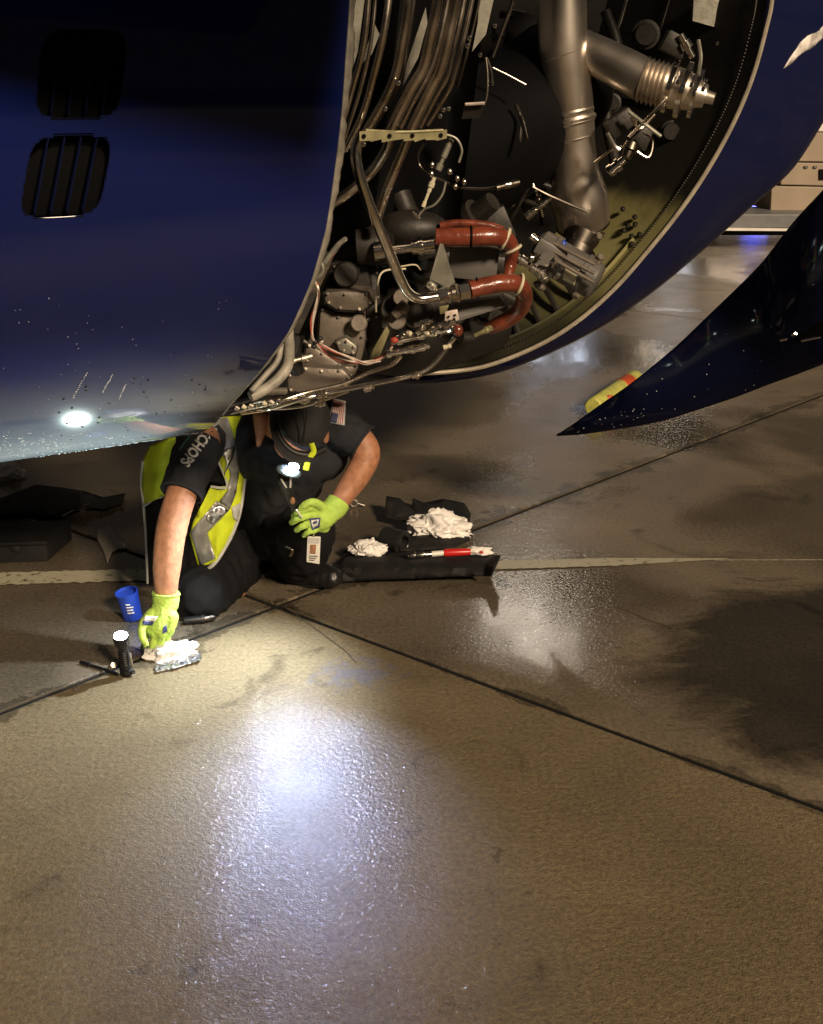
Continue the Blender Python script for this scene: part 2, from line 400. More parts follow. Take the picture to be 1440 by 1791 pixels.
def slab(i, j):
    a0, a1 = i*LEN+gap, (i+1)*LEN-gap; b0, b1 = j*LEN+gap, (j+1)*LEN-gap
    if (i, j) == (0, 0): nu = 1
    def q(a, b, z): return O+dA*a+dB*b+Vector((0, 0, z))
    bvl = .003
    V = [q(a0, b0, -.021), q(a1, b0, -.021), q(a1, b1, -.021), q(a0, b1, -.021),
         q(a0, b0, -bvl), q(a1, b0, -bvl), q(a1, b1, -bvl), q(a0, b1, -bvl),
         q(a0+bvl, b0+bvl, 0), q(a1-bvl, b0+bvl, 0), q(a1-bvl, b1-bvl, 0), q(a0+bvl, b1-bvl, 0)]
    Fc = [(8, 9, 10, 11)]+[(k+o, (k+1) % 4+o, (k+1) % 4+o+4, k+o+4) for o in (0, 4) for k in range(4)]
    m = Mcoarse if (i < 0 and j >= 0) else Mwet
    if (O+dA*(i+.5)*LEN+dB*(j+.5)*LEN).y < -1.5: m = Mmatte
    o = MB().add(V, Fc).build('slab', m, ground, smooth=False)
    return o
for i in range(-3, 8):
    for j in range(-6, 5):
        c = O+dA*(i+.5)*LEN+dB*(j+.5)*LEN
        if c.y > -8 and c.length < 36: slab(i, j)

for pts in ([(1020, 1036), (1090, 1066), (1135, 1084), (1178, 1100)], [(1290, 1010), (1340, 1016), (1400, 1012)], [(500, 1062), (560, 1105), (600, 1135), (622, 1160)], [(940, 1205), (1010, 1180), (1040, 1165)]):
    c_, _k = catmull([G(*p, .0022) for p in pts], 14); V = []
    for i, p in enumerate(c_):
        t = (c_[min(i+1, len(c_)-1)]-c_[max(i-1, 0)]).normalized(); sd_ = Vector((-t.y, t.x, 0)); jt = noise.noise(p*14)*.008; wd = .0012+.0016*abs(noise.noise(p*40))
        V += [p+sd_*(jt-wd), p+sd_*(jt+wd)]
    MB().add(V, [(2*i, 2*i+1, 2*i+3, 2*i+2) for i in range(len(c_)-1)]).build('crack', Mcrk, ground, smooth=False)

# painted stripe: thin worn sheet over the slabs
pm = bpy.data.materials.new('worn_line_paint'); pm.use_nodes = True; n = pm.node_tree; b = n.nodes['Principled BSDF']
g_ = n.nodes.new('ShaderNodeNewGeometry'); no = n.nodes.new('ShaderNodeTexNoise'); no.inputs['Scale'].default_value = 38; no.inputs['Detail'].default_value = 6
n.links.new(g_.outputs['Position'], no.inputs['Vector'])
cr = n.nodes.new('ShaderNodeValToRGB'); cr.color_ramp.elements[0].position = .33; cr.color_ramp.elements[0].color = (.10, .085, .06, 1)
cr.color_ramp.elements[1].position = .42; cr.color_ramp.elements[1].color = (.40, .37, .27, 1)
n.links.new(no.outputs['Fac'], cr.inputs[0]); n.links.new(cr.outputs[0], b.inputs['Base Color'])
b.inputs['Roughness'].default_value = .35
bp = n.nodes.new('ShaderNodeBump'); bp.inputs['Distance'].default_value = .001; n.links.new(no.outputs['Fac'], bp.inputs['Height']); n.links.new(bp.outputs[0], b.inputs['Normal'])
mb = MB(); V = []; N = 260; top0, top1 = G(-200, 1006, .004), G(1275, 971, .004); b0_, b1_ = G(-200, 1029, .004), G(1275, 983, .004)
for i in range(N+1):
    t = i/N; a = top0.lerp(top1, t); bb = b0_.lerp(b1_, t); e = bb-a; fd = max(0, (t-.86)/.14)*.45; a = a+e*fd; bb = bb-e*fd*1.05; e = bb-a
    V += [a+e*(noise.noise(Vector((t*90, 0, 0)))*.10), bb+e*(noise.noise(Vector((t*110, 7, 0)))*.13)]
mb.add(V, [(2*i, 2*i+1, 2*i+3, 2*i+2) for i in range(N)])
V = []
for i in range(61):
    t = i/60; a = G(1250, 979.5, .004).lerp(G(1500, 979, .004), t); wj = .004+.003*noise.noise(Vector((t*30, 1, 1)))
    V += [a+Vector((0, -wj, 0)), a+Vector((0, wj, 0))]
mb.add(V, [(2*i, 2*i+1, 2*i+3, 2*i+2) for i in range(60)])
st = mb.build('painted_line', pm, smooth=False); tag(st, kind='structure')

# ------------------------------------------------------------------ ENGINE
eng = thing('aircraft_engine', (0.1, 3.4, 0.0), 'dark blue jet engine with its cowls open, hanging above the crouching mechanic', 'aircraft engine')
PHI = .35; AX = Vector((math.cos(PHI), math.sin(PHI), 0)); PN = Vector((math.sin(PHI), -math.cos(PHI), 0)); UZ = Vector((0, 0, 1))
CC = Vector((-.3, 3.5, 1.6)); R0 = .9; TP = -.05
def cr_(s_): return R0+TP*s_
def cyl(s_, t, dr=0): return CC+AX*s_+(PN*math.cos(t)+UZ*math.sin(t))*(cr_(s_)+dr)
def cyl_hit(px, py):
    o = Vector((0, 0, CAMZ)); d = ray(px, py).normalized(); prev = None; best = (9, None)
    k = 0.8
    while k < 5:
        p = o+d*k; q = p-CC; s_ = q.dot(AX); rad = (q-AX*s_).length-cr_(s_)
        if rad < best[0]: best = (rad, p)
        if rad < 0: break
        k += .01
    if rad < 0:
        a, b_ = k-.01, k
        for _ in range(20):
            m_ = (a+b_)/2; p = o+d*m_; q = p-CC; s_ = q.dot(AX)
            if (q-AX*s_).length-cr_(s_) < 0: b_ = m_
            else: a = m_
    else: p = best[1]
    q = p-CC; s_ = q.dot(AX); q -= AX*s_
    return s_, math.atan2(q.dot(UZ), q.dot(PN))
edge = [cyl_hit(*p) for p in [(612, -120), (611, 0), (604, 100), (597, 200), (585, 300), (570, 400), (545, 490), (505, 580), (462, 640), (425, 683), (398, 712)]]
edge = sorted([(t, s_) for s_, t in edge])
edge = [(-2.6, edge[0][1]-.35), (-1.9, edge[0][1]-.10)]+[e for e in edge if e[0] > -1.75]+[(1.2, edge[-1][1]-.05), (2.4, edge[-1][1]-.1)]
def s_edge(t):
    for (a, b_) in zip(edge, edge[1:]):
        if a[0] <= t <= b_[0]: return a[1]+(b_[1]-a[1])*(t-a[0])/(b_[0]-a[0])
    return edge[0][1] if t < edge[0][0] else edge[-1][1]
# louvre openings (s,t boxes)
lou = []
for q in ([(56, 232), (200, 240), (172, 382), (30, 378)], [(76, 44), (226, 56), (208, 208), (58, 206)]):
    h = [cyl_hit(*p) for p in q]
    lou.append(h)
def in_lou(s_, t):
    for h in lou:
        tt = ((h[0][1]+h[1][1])/2, (h[2][1]+h[3][1])/2)
        v = (t-tt[0])/(tt[1]-tt[0])
        sl = h[0][0]+(h[3][0]-h[0][0])*v; sr = h[1][0]+(h[2][0]-h[1][0])*v
        if sl == sr: continue
        u = (s_-sl)/(sr-sl)
        if 0 < u < 1 and 0 < v < 1:
            if abs(2*u-1)**4.6+abs(2*v-1)**4.6 < 1: return True
    return False
mb = MB(); NT, NS = 560, 420; T0, T1 = -2.6, 2.2; V = []
for j in range(NT+1):
    t = T0+(T1-T0)*j/NT; se = s_edge(t)
    for i in range(NS+1):
        s_ = -2.0+(se+2.0)*(i/NS)
        V.append(cyl(s_, t, 0))
Fc = []
for j in range(NT):
    t = T0+(T1-T0)*(j+.5)/NT; se = s_edge(t)
    for i in range(NS):
        s_ = -2.0+(se+2.0)*((i+.5)/NS)
        if not in_lou(s_, t): Fc.append((j*(NS+1)+i, j*(NS+1)+i+1, (j+1)*(NS+1)+i+1, (j+1)*(NS+1)+i))
cowl = mb.add(V, Fc).build('fan_cowl', 'navycowl', eng, angle=80)
tag(cowl, 'closed navy fan cowl with two louvre panels and rain drops')
MB().grid(lambda u, v: cyl(-2.0+(s_edge(T0+(T1-T0)*v)+2.0)*u, T0+(T1-T0)*v, -.045), 40, 90).build('inner_skin', 'bay', cowl)
# ragged pale flange along the cut edge
def fl(u, v):
    t = T0+(T1-T0)*v; wv = .019*(1+.35*noise.noise(Vector((t*9, 0, 0)))+.25*noise.noise(Vector((t*40, 3, 0))))
    return cyl(s_edge(t)+wv*u+.001, t, -.004-.02*u*u)
MB().grid(fl, 4, 500).build('edge_flange', 'flange', cowl, solid=.006)
MB().grid(lambda u, v: cyl(s_edge(T0+(T1-T0)*v), T0+(T1-T0)*v, -.005-.04*u), 2, 200).build('edge_web', 'flange', cowl)
# latch lug on the edge near the gearbox
lugt = [P(548, 492, 2.74), P(556, 470, 2.72), P(566, 455, 2.72)]
mb = MB(); c0 = P(553, 470, 2.70)
for k in range(24):
    pass
mb.tube([P(553+12*math.cos(a), 470+15*math.sin(a), 2.72) for a in [i*math.pi/6 for i in range(13)]], .005, 8, 2)
mb.tube([P(566, 462, 2.72), P(590, 430, 2.80), P(604, 418, 2.86)], .006, 8)
mb.build('latch_lug', 'plate', cowl)
# louvre recess + slats
for h in lou:
    def q(u, v, dr, h=h):
        tt0, tt1 = (h[0][1]+h[1][1])/2, (h[2][1]+h[3][1])/2; t = tt0+(tt1-tt0)*v
        sl = h[0][0]+(h[3][0]-h[0][0])*v; sr = h[1][0]+(h[2][0]-h[1][0])*v
        return cyl(sl+(sr-sl)*u, t, dr)
    MB().grid(lambda u, v: q(-.05+1.1*u, -.05+1.1*v, -.035), 6, 12).build('louver_recess', 'black', cowl)
    for k in range(1, 5):
        u0 = k/5
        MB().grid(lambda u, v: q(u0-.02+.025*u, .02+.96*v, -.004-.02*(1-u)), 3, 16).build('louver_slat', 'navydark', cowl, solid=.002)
    rimp = []
    for k in range(48):
        a = 2*math.pi*k/48; ca, sa = math.cos(a), math.sin(a)
        e = 4.6; rr = (abs(ca)**e+abs(sa)**e)**(-1/e); rimp.append(q(.5+.5*ca*rr, .5+.5*sa*rr, -.001))
    MB().tube(rimp+[rimp[0]], .0014, 6, 1).build('louver_rim', 'navydark', cowl)
# rivet-like drops and wet beads under the belly of the cowl
def drops(n_, rect, r0, r1, m, name, lab=None, bias=1.0):
    mb = MB()
    for _ in range(n_):
        px = random.uniform(rect[0], rect[2]); py = rect[1]+(rect[3]-rect[1])*random.random()**bias
        s_, t = cyl_hit(px, py); r = random.uniform(r0, r1)
        c = cyl(s_, t, 0); nn = (cyl(s_, t, 1)-c)
        mb.ell(c, (r, r, r*.6) if abs(nn.z) > .6 else (r, r*.6, r), None, 7, 5)
    o = mb.build(name, m, cowl); tag(o, lab, kind='stuff'); return o
Mdrop = mat('water_bead', (.6, .65, .7), .05, coat=1); M['drop'] = Mdrop
drops(260, (0, 755, 290, 800), .0010, .0026, 'drop', 'water_drop', 'rain drops beading along the cowl belly', .5)
drops(50, (0, 520, 420, 745), .0006, .0011, 'drop', 'water_drop')
drops(46, (90, 660, 420, 770), .0016, .0032, 'black', 'dirt_speck')
for (a, b_) in (((152, 652), (128, 695)), ((197, 655), (180, 685)), ((220, 672), (208, 697))):
    mb = MB()
    for k in range(13):
        px = a[0]+(b_[0]-a[0])*k/12+random.uniform(-.8, .8); py = a[1]+(b_[1]-a[1])*k/12
        s_, t = cyl_hit(px, py); r = random.uniform(.0009, .0018); mb.ell(cyl(s_, t, 0), (r, r*.6, r*1.8), None, 6, 5)
    tag(mb.build('rain_streak', 'drop', cowl), kind='stuff')

# ---- rear cowl ring (seen from its open front)
rim = [(1392, -140), (1355, -20), (1345, 30), (1318, 130), (1283, 215), (1238, 297), (1190, 368), (1135, 437), (1075, 505), (1010, 562), (940, 605), (850, 640), (760, 652), (690, 650), (600, 632), (520, 590)]
out = [(1580, -140), (1530, -20), (1520, 40), (1480, 140), (1436, 222), (1385, 298), (1320, 356), (1250, 418), (1170, 485), (1080, 548), (985, 596), (875, 637), (762, 656), (690, 655), (600, 640), (520, 598)]
def poly(list_, Y): 
    pts = [P(x, y, Y(i) if callable(Y) else Y) for i, (x, y) in enumerate(list_)]
    return catmull(pts, 8)[0]
RY = lambda i: 4.3
rimc = poly(rim, 4.30); outc = poly(out, lambda i: 4.85-.03*min(i, 12)); 
ctr = P(733, 120, 4.3)
n_ = len(rimc)
def blend(list_):
    def fn(u, v):
        k = min(int(u*(len(list_)-1)), len(list_)-2); f_ = u*(len(list_)-1)-k
        j = v*(n_-1); j0 = min(int(j), n_-2); g_ = j-j0
        a = list_[k][j0].lerp(list_[k][j0+1], g_); b_ = list_[k+1][j0].lerp(list_[k+1][j0+1], g_)
        return a.lerp(b_, f_)
    return fn
mid = [rimc[i].lerp(outc[i], .42)+(rimc[i]-ctr).normalized()*.035 for i in range(n_)]
far1 = [outc[i]+Vector((0, .16, 0))+(ctr-rimc[i]).normalized()*.10 for i in range(n_)]
far2 = [outc[i]+Vector((0, .55, 0))+(ctr-rimc[i]).normalized()*.38 for i in range(n_)]
sm_ = [catmull([rimc[i], mid[i], outc[i], far1[i], far2[i]], 6)[0] for i in range(n_)]
rows = [[sm_[i][k] for i in range(n_)] for k in range(len(sm_[0]))]
rear = MB().grid(blend(rows), 24, n_-1).build('rear_cowl', 'navyring', eng)
tag(rear, 'navy rear cowl with bare metal rim and yellow green inside')
inn = [[rimc[i].lerp(ctr, .012) for i in range(n_)],
       [rimc[i].lerp(ctr, .03)+Vector((0, .04, 0)) for i in range(n_)],
       [rimc[i].lerp(ctr, .14)+Vector((0, .25, 0)) for i in range(n_)],
       [rimc[i].lerp(ctr, .06)+Vector((0, 1.0, 0)) for i in range(n_)]]
inn[3] = [rimc[i].lerp(ctr, .40)+Vector((0, .70, 0)) for i in range(n_)]
ksp = 30
def part_(lst, a, b_):
    return lambda u, v: blend(lst)(u, (a+(b_-a)*v)/(n_-1))
M['dkprimer'] = mat('oily_primer', (.045, .042, .022), .45, var=.5, vscale=9, bump=.4)
row_m = [rimc[i].lerp(ctr, .22)+Vector((0, .42, 0)) for i in range(n_)]
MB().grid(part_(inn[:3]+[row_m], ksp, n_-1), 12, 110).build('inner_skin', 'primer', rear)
MB().grid(part_([row_m, inn[3]], ksp, n_-1), 6, 90).build('firewall', 'bay', rear)
MB().grid(part_(inn, 0, ksp), 12, ksp).build('upper_shaded_skin', 'bay', rear)  # upper inner skin coloured near black to stand for its shadow
MB().tube(rimc, .0085, 8, 0).build('rim_seal', 'rimseal', rear)
MB().tube([p.lerp(outc[i], .05)+Vector((0, .01, 0)) for i, p in enumerate(rimc)], .004, 6, 0).build('rim_strip', 'black', rear)
# bulkhead closing the bay
MB().grid(lambda u, v: P(440+960*u, -200+860*v, 5.15+.25*math.sin(u*3)), 20, 20)
blk = [inn[3][i] for i in range(n_)]
mb = MB(); mb.add([ctr+Vector((-.2, .9, 0))]+blk+[P(400, -260, 5.2), P(400, 560, 5.0)], [(0, i+1, i+2) for i in range(n_-1)]+[(0, n_, n_+2), (0, n_+2, n_+1), (0, n_+1, 1)])
mb.build('bulkhead', 'bay', eng, smooth=False)
# frames (stiffeners) on the inside of the rear cowl, and rivets
for k in range(70, 112, 4):
    if k < n_-2:
        a, b_ = rimc[k].lerp(ctr, .05)+Vector((0, .07, 0)), rimc[k].lerp(ctr, .16)+Vector((0, .20, 0))
        MB().tube([a, a.lerp(b_, .5)+Vector((0, -.015, .005)), b_], .011, 6, 3).build('stiffener', 'castdark', rear)
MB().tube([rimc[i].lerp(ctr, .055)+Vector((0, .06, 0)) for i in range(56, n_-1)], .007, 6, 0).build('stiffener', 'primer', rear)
mb = MB()
for i in range(0, n_-1):
    for f_ in (0, .5):
        p = rimc[i].lerp(rimc[i+1], f_).lerp(ctr, .036)+Vector((0, .035, 0)); mb.ell(p, (.004, .004, .004), None, 6, 4)
for (x, y) in ((1100, 395), (1118, 397), (1107, 413), (1122, 420), (1112, 428), (1098, 408), (1090, 372), (1116, 384)):
    
    q_ = min((inn[2][i].lerp(inn[3][i], t/20.) for i in range(n_) for t in range(-10, 15)), key=lambda p: (px_of(p)[0]-x)**2+(px_of(p)[1]-y)**2)
    mb.ell(q_+Vector((-.01, -.02, .01)), (.010, .015, .010), None, 6, 5)
tag(mb.build('rivet', 'castdark', rear), kind='stuff')

# mottled white patch on the outside of the rear cowl
tree_r = bvh(rear)
def patch_pt(u, v):
    x = 1378+95*u+22*(1-v)-8*v; y = 108-72*u-34*(1-v)+12*v
    return wrap(x+4*noise.noise(Vector((v*5, u*4, 0))), y+5*noise.noise(Vector((u*5, v*3, 4))), tree_r, .004, 4.6)
MB().grid(patch_pt, 14, 5).build('white_patch', 'mottled', rear, solid=.002)

# ---- lower door hanging open, right
up_ = [(975, 760), (1008, 738), (1056, 704), (1103, 671), (1180, 609), (1243, 549), (1327, 468), (1352, 438), (1392, 386), (1450, 322), (1540, 220)]
lo_ = [(975, 760), (1020, 757), (1075, 749), (1150, 736), (1215, 716), (1290, 691), (1345, 670), (1400, 650), (1450, 630), (1540, 590), (1640, 540)]
upc = poly(up_, lambda i: 4.15-.10*i); loc_ = poly(lo_, lambda i: 4.15-.085*i); m_ = len(upc)
def door(dr):
    def fn(u, v):
        j = v*(m_-1); j0 = min(int(j), m_-2); g_ = j-j0
        a = upc[j0].lerp(upc[j0+1], g_); b_ = loc_[j0].lerp(loc_[j0+1], g_)
        wd = (a-b_).length
        nn = Vector((-.15, -1, -.25)).normalized()
        return a.lerp(b_, u)+nn*(math.sin(math.pi*u)*wd*.16+dr)
    return fn
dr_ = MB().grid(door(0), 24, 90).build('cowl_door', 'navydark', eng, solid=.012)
tag(dr_, 'near black lower cowl door hanging open with rain drops')
mb = MB()
for _ in range(45):
    u, v = random.uniform(.03, .97), random.uniform(.15, .95); p = door(.006)(u, v); r = random.uniform(.0008, .0022); mb.ell(p, (r, r, r), None, 6, 4)
tag(mb.build('water_drop', 'drop', dr_), kind='stuff')
mb = MB()
for _ in range(22):
    u, v = random.uniform(.35, .8), random.uniform(.06, .36); p = door(.006)(u, v); r = random.uniform(.0008, .0020); mb.ell(p, (r*1.6, r, r), None, 6, 4)
tag(mb.build('water_drop', 'drop', dr_), kind='stuff')
mb = MB(); a = P(1398, 603, 3.08); b_ = P(1475, 560, 2.98)
mb.prism([P(1395, 600, 3.05), P(1440, 566, 3.0), P(1490, 545, 2.97), P(1490, 575, 2.97), P(1440, 588, 3.0)], (0, .03, 0)).build('latch_slot', 'black', dr_, smooth=False)
for (x0, y0, x1, y1) in ((1366, 595, 1376, 593), (1386, 586, 1392, 583), (1402, 596, 1436, 589)):
    MB().tube([P(x0, y0, 3.02), P(x1, y1, 3.0)], .003, 8, 2).build('latch', 'chrome', dr_)
# panel crease lines on the rear cowl
MB().tube([P(x, y, Y) for x, y, Y in ((1232, 250+40, 4.70), (1262, 250, 4.66), (1290, 205, 4.62), (1330, 120, 4.56))], .0015, 5).build('panel_seam', 'navydark', rear)

# ---- added unseen panel above the bay, blocks the floodlight from its top
SHADE_R = MB().grid(lambda u, v: Vector((-.75+2.9*u, 3.7-2.1*v-.25*math.sin(math.pi*v)*0, 2.70+.62*v+.30*math.sin(math.pi*v))), 16, 20).build('shade_panel', 'navy', eng, solid=.03)
tag(SHADE_R, 'added unseen panel shading the open bay from above')

SHADE_L = MB().grid(lambda u, v: Vector((-2.6+2.85*u, 3.3-1.50*v, 2.72+.18*math.sin(math.pi*v)-.80*v*v)), 16, 20).build('shade_panel', 'navy', eng, solid=.03)  # second added unseen panel, keeps the floodlight off the left cowl top
tag(SHADE_L, 'added unseen panel shading the top of the louvred cowl')

# ---- pale louvre/inspection plate top right inside
MB().prism([P(1215, -20, 4.5), P(1306, -20, 4.5), P(1296, 60, 4.5), P(1212, 36, 4.5)], (0, .02, 0)).build('access_plate', 'plate', eng, smooth=False)

# ---- pneumatic duct
def path(pts): return [P(*p) for p in pts]
duct = MB().tube(path([(984, -60, 3.95), (984, 20, 3.95), (986, 90, 3.96), (996, 170, 3.98), (1001, 240, 4.0), (1005, 300, 4.02), (1013, 345, 4.04), (1020, 385, 4.08)]),
    [.074, .074, .075, .073, .073, .080, .094, .090], 32).build('bleed_duct', 'duct', eng)
tag(duct, 'wide bare metal pipe running down the middle of the bay')
for (x, y, Y, r, w_) in ((998, 196, 3.985, .076, 4), (999, 209, 3.99, .081, 4), (999, 216, 3.99, .078, 3), (1001, 243, 4.0, .0755, 3), (987, 95, 3.96, .0758, 2)):
    MB().tube(path([(x-.6, y-w_, Y), (x, y, Y), (x+.6, y+w_, Y)]), [r-.003, r, r-.003], 32, 3).build('joint_ring', 'duct', duct)
br = MB().tube(path([(1010, 78, 3.99), (1050, 100, 3.96), (1090, 120, 3.93), (1128, 140, 3.90)]), [.052, .060, .062, .064], 28).build('branch_duct', 'duct', duct)
xs = [(1124, 138), (1234, 172)]
A_, B_ = P(1122, 138, 3.90), P(1240, 170, 3.84)
mb = MB(); prof = []
for k in range(12):
    t = k/11; prof += [(t*.38, .058+.012*(k % 2))]
prof += [(.40, .074), (.47, .074), (.48, .062), (.58, .060), (.59, .078), (.66, .078), (.67, .055), (.78, .052), (.79, .07), (.83, .07), (.84, .040), (.95, .034), (.96, .020), (1.08, .018)]
mb.rod(A_, B_, prof, 28).build('bellows_joint', 'duct', duct)
def band(c, d, r, w_, m='chrome', par=eng, name='clamp'):
    c = Vector(c); d = Vector(d).normalized()
    o = MB().rod(c-d*w_, c+d*w_, [(0, r-.004), (.1, r), (.9, r), (1, r-.004)], 26).build(name, m, par)
    n2 = d.cross(Vector((0, 1, 0))).normalized()
    side = (Vector((0, -1, 0))+n2*.3).normalized()
    MB().rod(c+side*(r+.004)-n2*.016, c+side*(r+.004)+n2*.022, [(0, .006), (.35, .006), (.36, .0035), (.8, .0035), (.81, .006), (1, .006)], 8).build('clamp_bolt', 'chrome', o)
    return o
dx = B_-A_
band(A_+dx*.44, dx, .079, .008); band(A_+dx*.63, dx, .084, .008); band(A_+dx*.81, dx, .074, .006)
# little regulator on the branch
mb = MB(); mb.box(P(1180, 78, 3.85), (.075, .05, .06), Matrix.Rotation(R(25), 3, 'Y')).build('regulator_body', 'castdark', duct, bev=.006)
MB().rod(P(1190, 60, 3.82), P(1212, 100, 3.82), [(0, .012), (.3, .012), (.31, .018), (.6, .018), (.61, .01), (1, .01)]).build('regulator_fitting', 'chrome', duct)
MB().tube(path([(1222, 70, 3.82), (1226, 100, 3.8), (1222, 130, 3.8)]), .006, 8).build('bracket_arm', 'plate', duct)
# hanging sensors below the branch
for pts, r, m in ((((1145, 200, 3.85), (1120, 225, 3.84), (1105, 205, 3.83)), .006, 'steel'), (((1165, 175, 3.8), (1140, 200, 3.8), (1112, 228, 3.8), (1100, 240, 3.8)), .005, 'steel'),
    (((1100, 195, 3.82), (1130, 218, 3.8), (1156, 238, 3.8)), .006, 'plate'), (((1062, 232, 3.8), (1075, 255, 3.8), (1084, 262, 3.8)), .008, 'chrome'),
    (((1040, 285, 3.85), (1070, 262, 3.83), (1090, 255, 3.8)), .004, 'steel'), (((1110, 262, 3.8), (1135, 275, 3.8), (1142, 245, 3.82), (1125, 232, 3.84)), .004, 'steel')):
    MB().tube(path(pts), r, 8).build('sensor_line', m, eng)
mb = MB().rod(P(1092, 278, 3.8), P(1064, 302, 3.8), [(0, .012), (.3, .012), (.31, .020), (.45, .020), (.46, .015), (.7, .015), (.71, .019), (.9, .019), (1, .012)]).build('sensor_plug', 'chrome', eng)
mb = MB().rod(P(1106, 250, 3.81), P(1096, 275, 3.8), [(0, .022), (.5, .026), (.52, .018), (1, .016)]).build('sensor_plug', 'darksteel', eng)
MB().box(P(1085, 215, 3.9), (.09, .06, .06), Matrix.Rotation(R(-35), 3, 'Y')).build('sensor_housing', 'castdark', eng, bev=.008)
MB().box(P(1120, 240, 3.9), (.06, .05, .07), Matrix.Rotation(R(20), 3, 'Y')).build('sensor_housing', 'castdark', eng, bev=.008)

# ---- tube bundle, top left of the bay
def tubes(list_):
    for pts, wpx, m in list_:
        Y = pts[0][2]
        MB().tube(path(pts), S(wpx/2, Y), 14, 6).build('fluid_line', m, eng)
tubes([
 ([(647, -60, 2.75), (643, 20, 2.75), (634, 90, 2.76), (615, 160, 2.78), (590, 250, 2.82)], 9, 'steel'),
 ([(660, -60, 2.9), (655, 20, 2.9), (646, 90, 2.9), (628, 165, 2.92), (600, 250, 2.95), (588, 290, 3.0)], 6, 'steel'),
 ([(684, -60, 2.8), (680, 0, 2.8), (671, 60, 2.8), (655, 128, 2.82), (634, 200, 2.85), (604, 262, 2.9)], 11, 'steel'),
 ([(718, -60, 2.85), (714, 10, 2.85), (703, 78, 2.86), (694, 122, 2.87), (676, 168, 2.88), (641, 228, 2.92), (620, 262, 2.95)], 14, 'steel'),
 ([(732, -60, 3.0), (722, 20, 3.0), (712, 80, 3.0), (704, 128, 3.0), (680, 180, 3.02), (650, 228, 3.05)], 6, 'darksteel'),
 ([(774, -60, 2.85), (764, 10, 2.85), (752, 70, 2.86), (741, 118, 2.87), (719, 155, 2.88), (687, 220, 2.92), (677, 258, 2.95), (650, 300, 3.0), (612, 335, 3.0), (582, 356, 3.0)], 17, 'steel'),
 ([(790, -60, 3.0), (783, 0, 3.0), (768, 73, 3.0), (750, 128, 3.0), (722, 178, 3.0), (700, 222, 3.02)], 10, 'steel'),
 ([(806, -60, 2.85), (797, 0, 2.85), (783, 73, 2.86), (769, 125, 2.87), (757, 148, 2.88), (722, 220, 2.92), (705, 262, 2.95), (686, 308, 2.97), (672, 345, 3.0), (655, 400, 3.02)], 16, 'steel'),
 ([(820, -60, 2.95), (810, 10, 2.95), (796, 73, 2.95), (784, 130, 2.95), (765, 165, 2.96), (735, 222, 3.0)], 8, 'steel'),
 ([(834, -60, 2.95), (826, 0, 2.95), (812, 64, 2.95), (795, 130, 2.95), (784, 160, 2.96), (748, 218, 3.0)], 7, 'steel'),
 ([(844, -60, 3.05), (838, 0, 3.05), (826, 56, 3.05), (812, 110, 3.05), (800, 150, 3.1)], 5, 'darksteel'),
 ([(905, -40, 3.6), (898, 0, 3.6), (880, 50, 3.6), (862, 100, 3.6)], 6, 'darksteel'),
 ([(850, 100, 3.3), (853, 130, 3.3), (852, 165, 3.3), (846, 185, 3.3)], 4, 'steel'),
 ([(852, 100, 3.3), (860, 125, 3.3), (862, 150, 3.3)], 3, 'chrome'),
 ([(862, 118, 3.7), (890, 132, 3.7), (920, 148, 3.7)], 4, 'steel'),
 ([(1105, -30, 4.6), (1085, 40, 4.6), (1070, 80, 4.6)], 6, 'steel'),
 ([(1180, -30, 4.7), (1165, 20, 4.7), (1150, 70, 4.7)], 4, 'darksteel'),
 ([(925, 300, 3.9), (940, 292, 3.9), (958, 284, 3.9)], 5, 'plate'),
])
# pale torn sheet edges and blanket panels behind the bundle
for q in ([(626, -20), (640, -20), (626, 90), (607, 150), (600, 140)], [(655, 40), (664, 60), (650, 95), (632, 112), (640, 88)], [(745, 12), (748, 40), (732, 100), (705, 150), (712, 110)], [(840, -20), (868, -20), (850, 60), (826, 90), (836, 40)]):
    MB().prism([P(x, y, 3.05) for x, y in q], (0, .02, 0)).build('heat_blanket', 'plate', eng, smooth=False)
MB().grid(lambda u, v: P(560+300*u-60*v, -80+500*v, 3.35+.1*math.sin(u*9)), 20, 8).build('heat_shield', 'black', eng)
# bolt heads
mb = MB()
for (x, y, Y) in ((866, 45, 3.4), (840, 96, 3.3), (674, 190, 2.86), (697, 145, 2.86), (821, 66, 2.92), (818, 80, 2.92), (768, 184, 3.1), (776, 192, 3.1), (785, 190, 3.1), (770, 203, 3.1), (1255, 75, 4.2), (636, 252, 2.8)):
    MB().rod(P(x, y, Y), P(x, y, Y-.012), [(0, .006), (.7, .006), (.75, .003), (1, .003)], 6).build('bolt', 'chrome', eng)
# perforated bracket bar over the loop pipe
a, b_ = P(629, 238, 2.78), P(782, 236, 2.84)
mb = MB(); d = b_-a
for k in range(8):
    t0, t1 = k/8, (k+1)/8
    mb.prism([a+d*t0+Vector((0, 0, .010)), a+d*t1+Vector((0, 0, .012)), a+d*t1+Vector((0, 0, -.010+.003*(k % 2))), a+d*t0+Vector((0, 0, -.010-.002*(k % 3)))], (0, .004, 0))
mb.build('bracket_bar', 'olive', eng, smooth=False)
for t in (.05, .34, .6, .93):
    MB().rod(a+d*t, a+d*t+Vector((0, -.004, 0)), [(0, .005), (1, .005)], 10).build('bolt_hole', 'black', eng)
MB().tube(path([(640, 228, 2.80), (700, 231, 2.81), (775, 228, 2.84)]), .004, 8).build('bracket_lip', 'olive', eng)

def nut(a, b_, r, m='chrome', name='pipe_nut', par=eng):
    return MB().rod(a, b_, [(0, r*.8), (.06, r), (.94, r), (1, r*.8)], 6).build(name, m, par, angle=20)
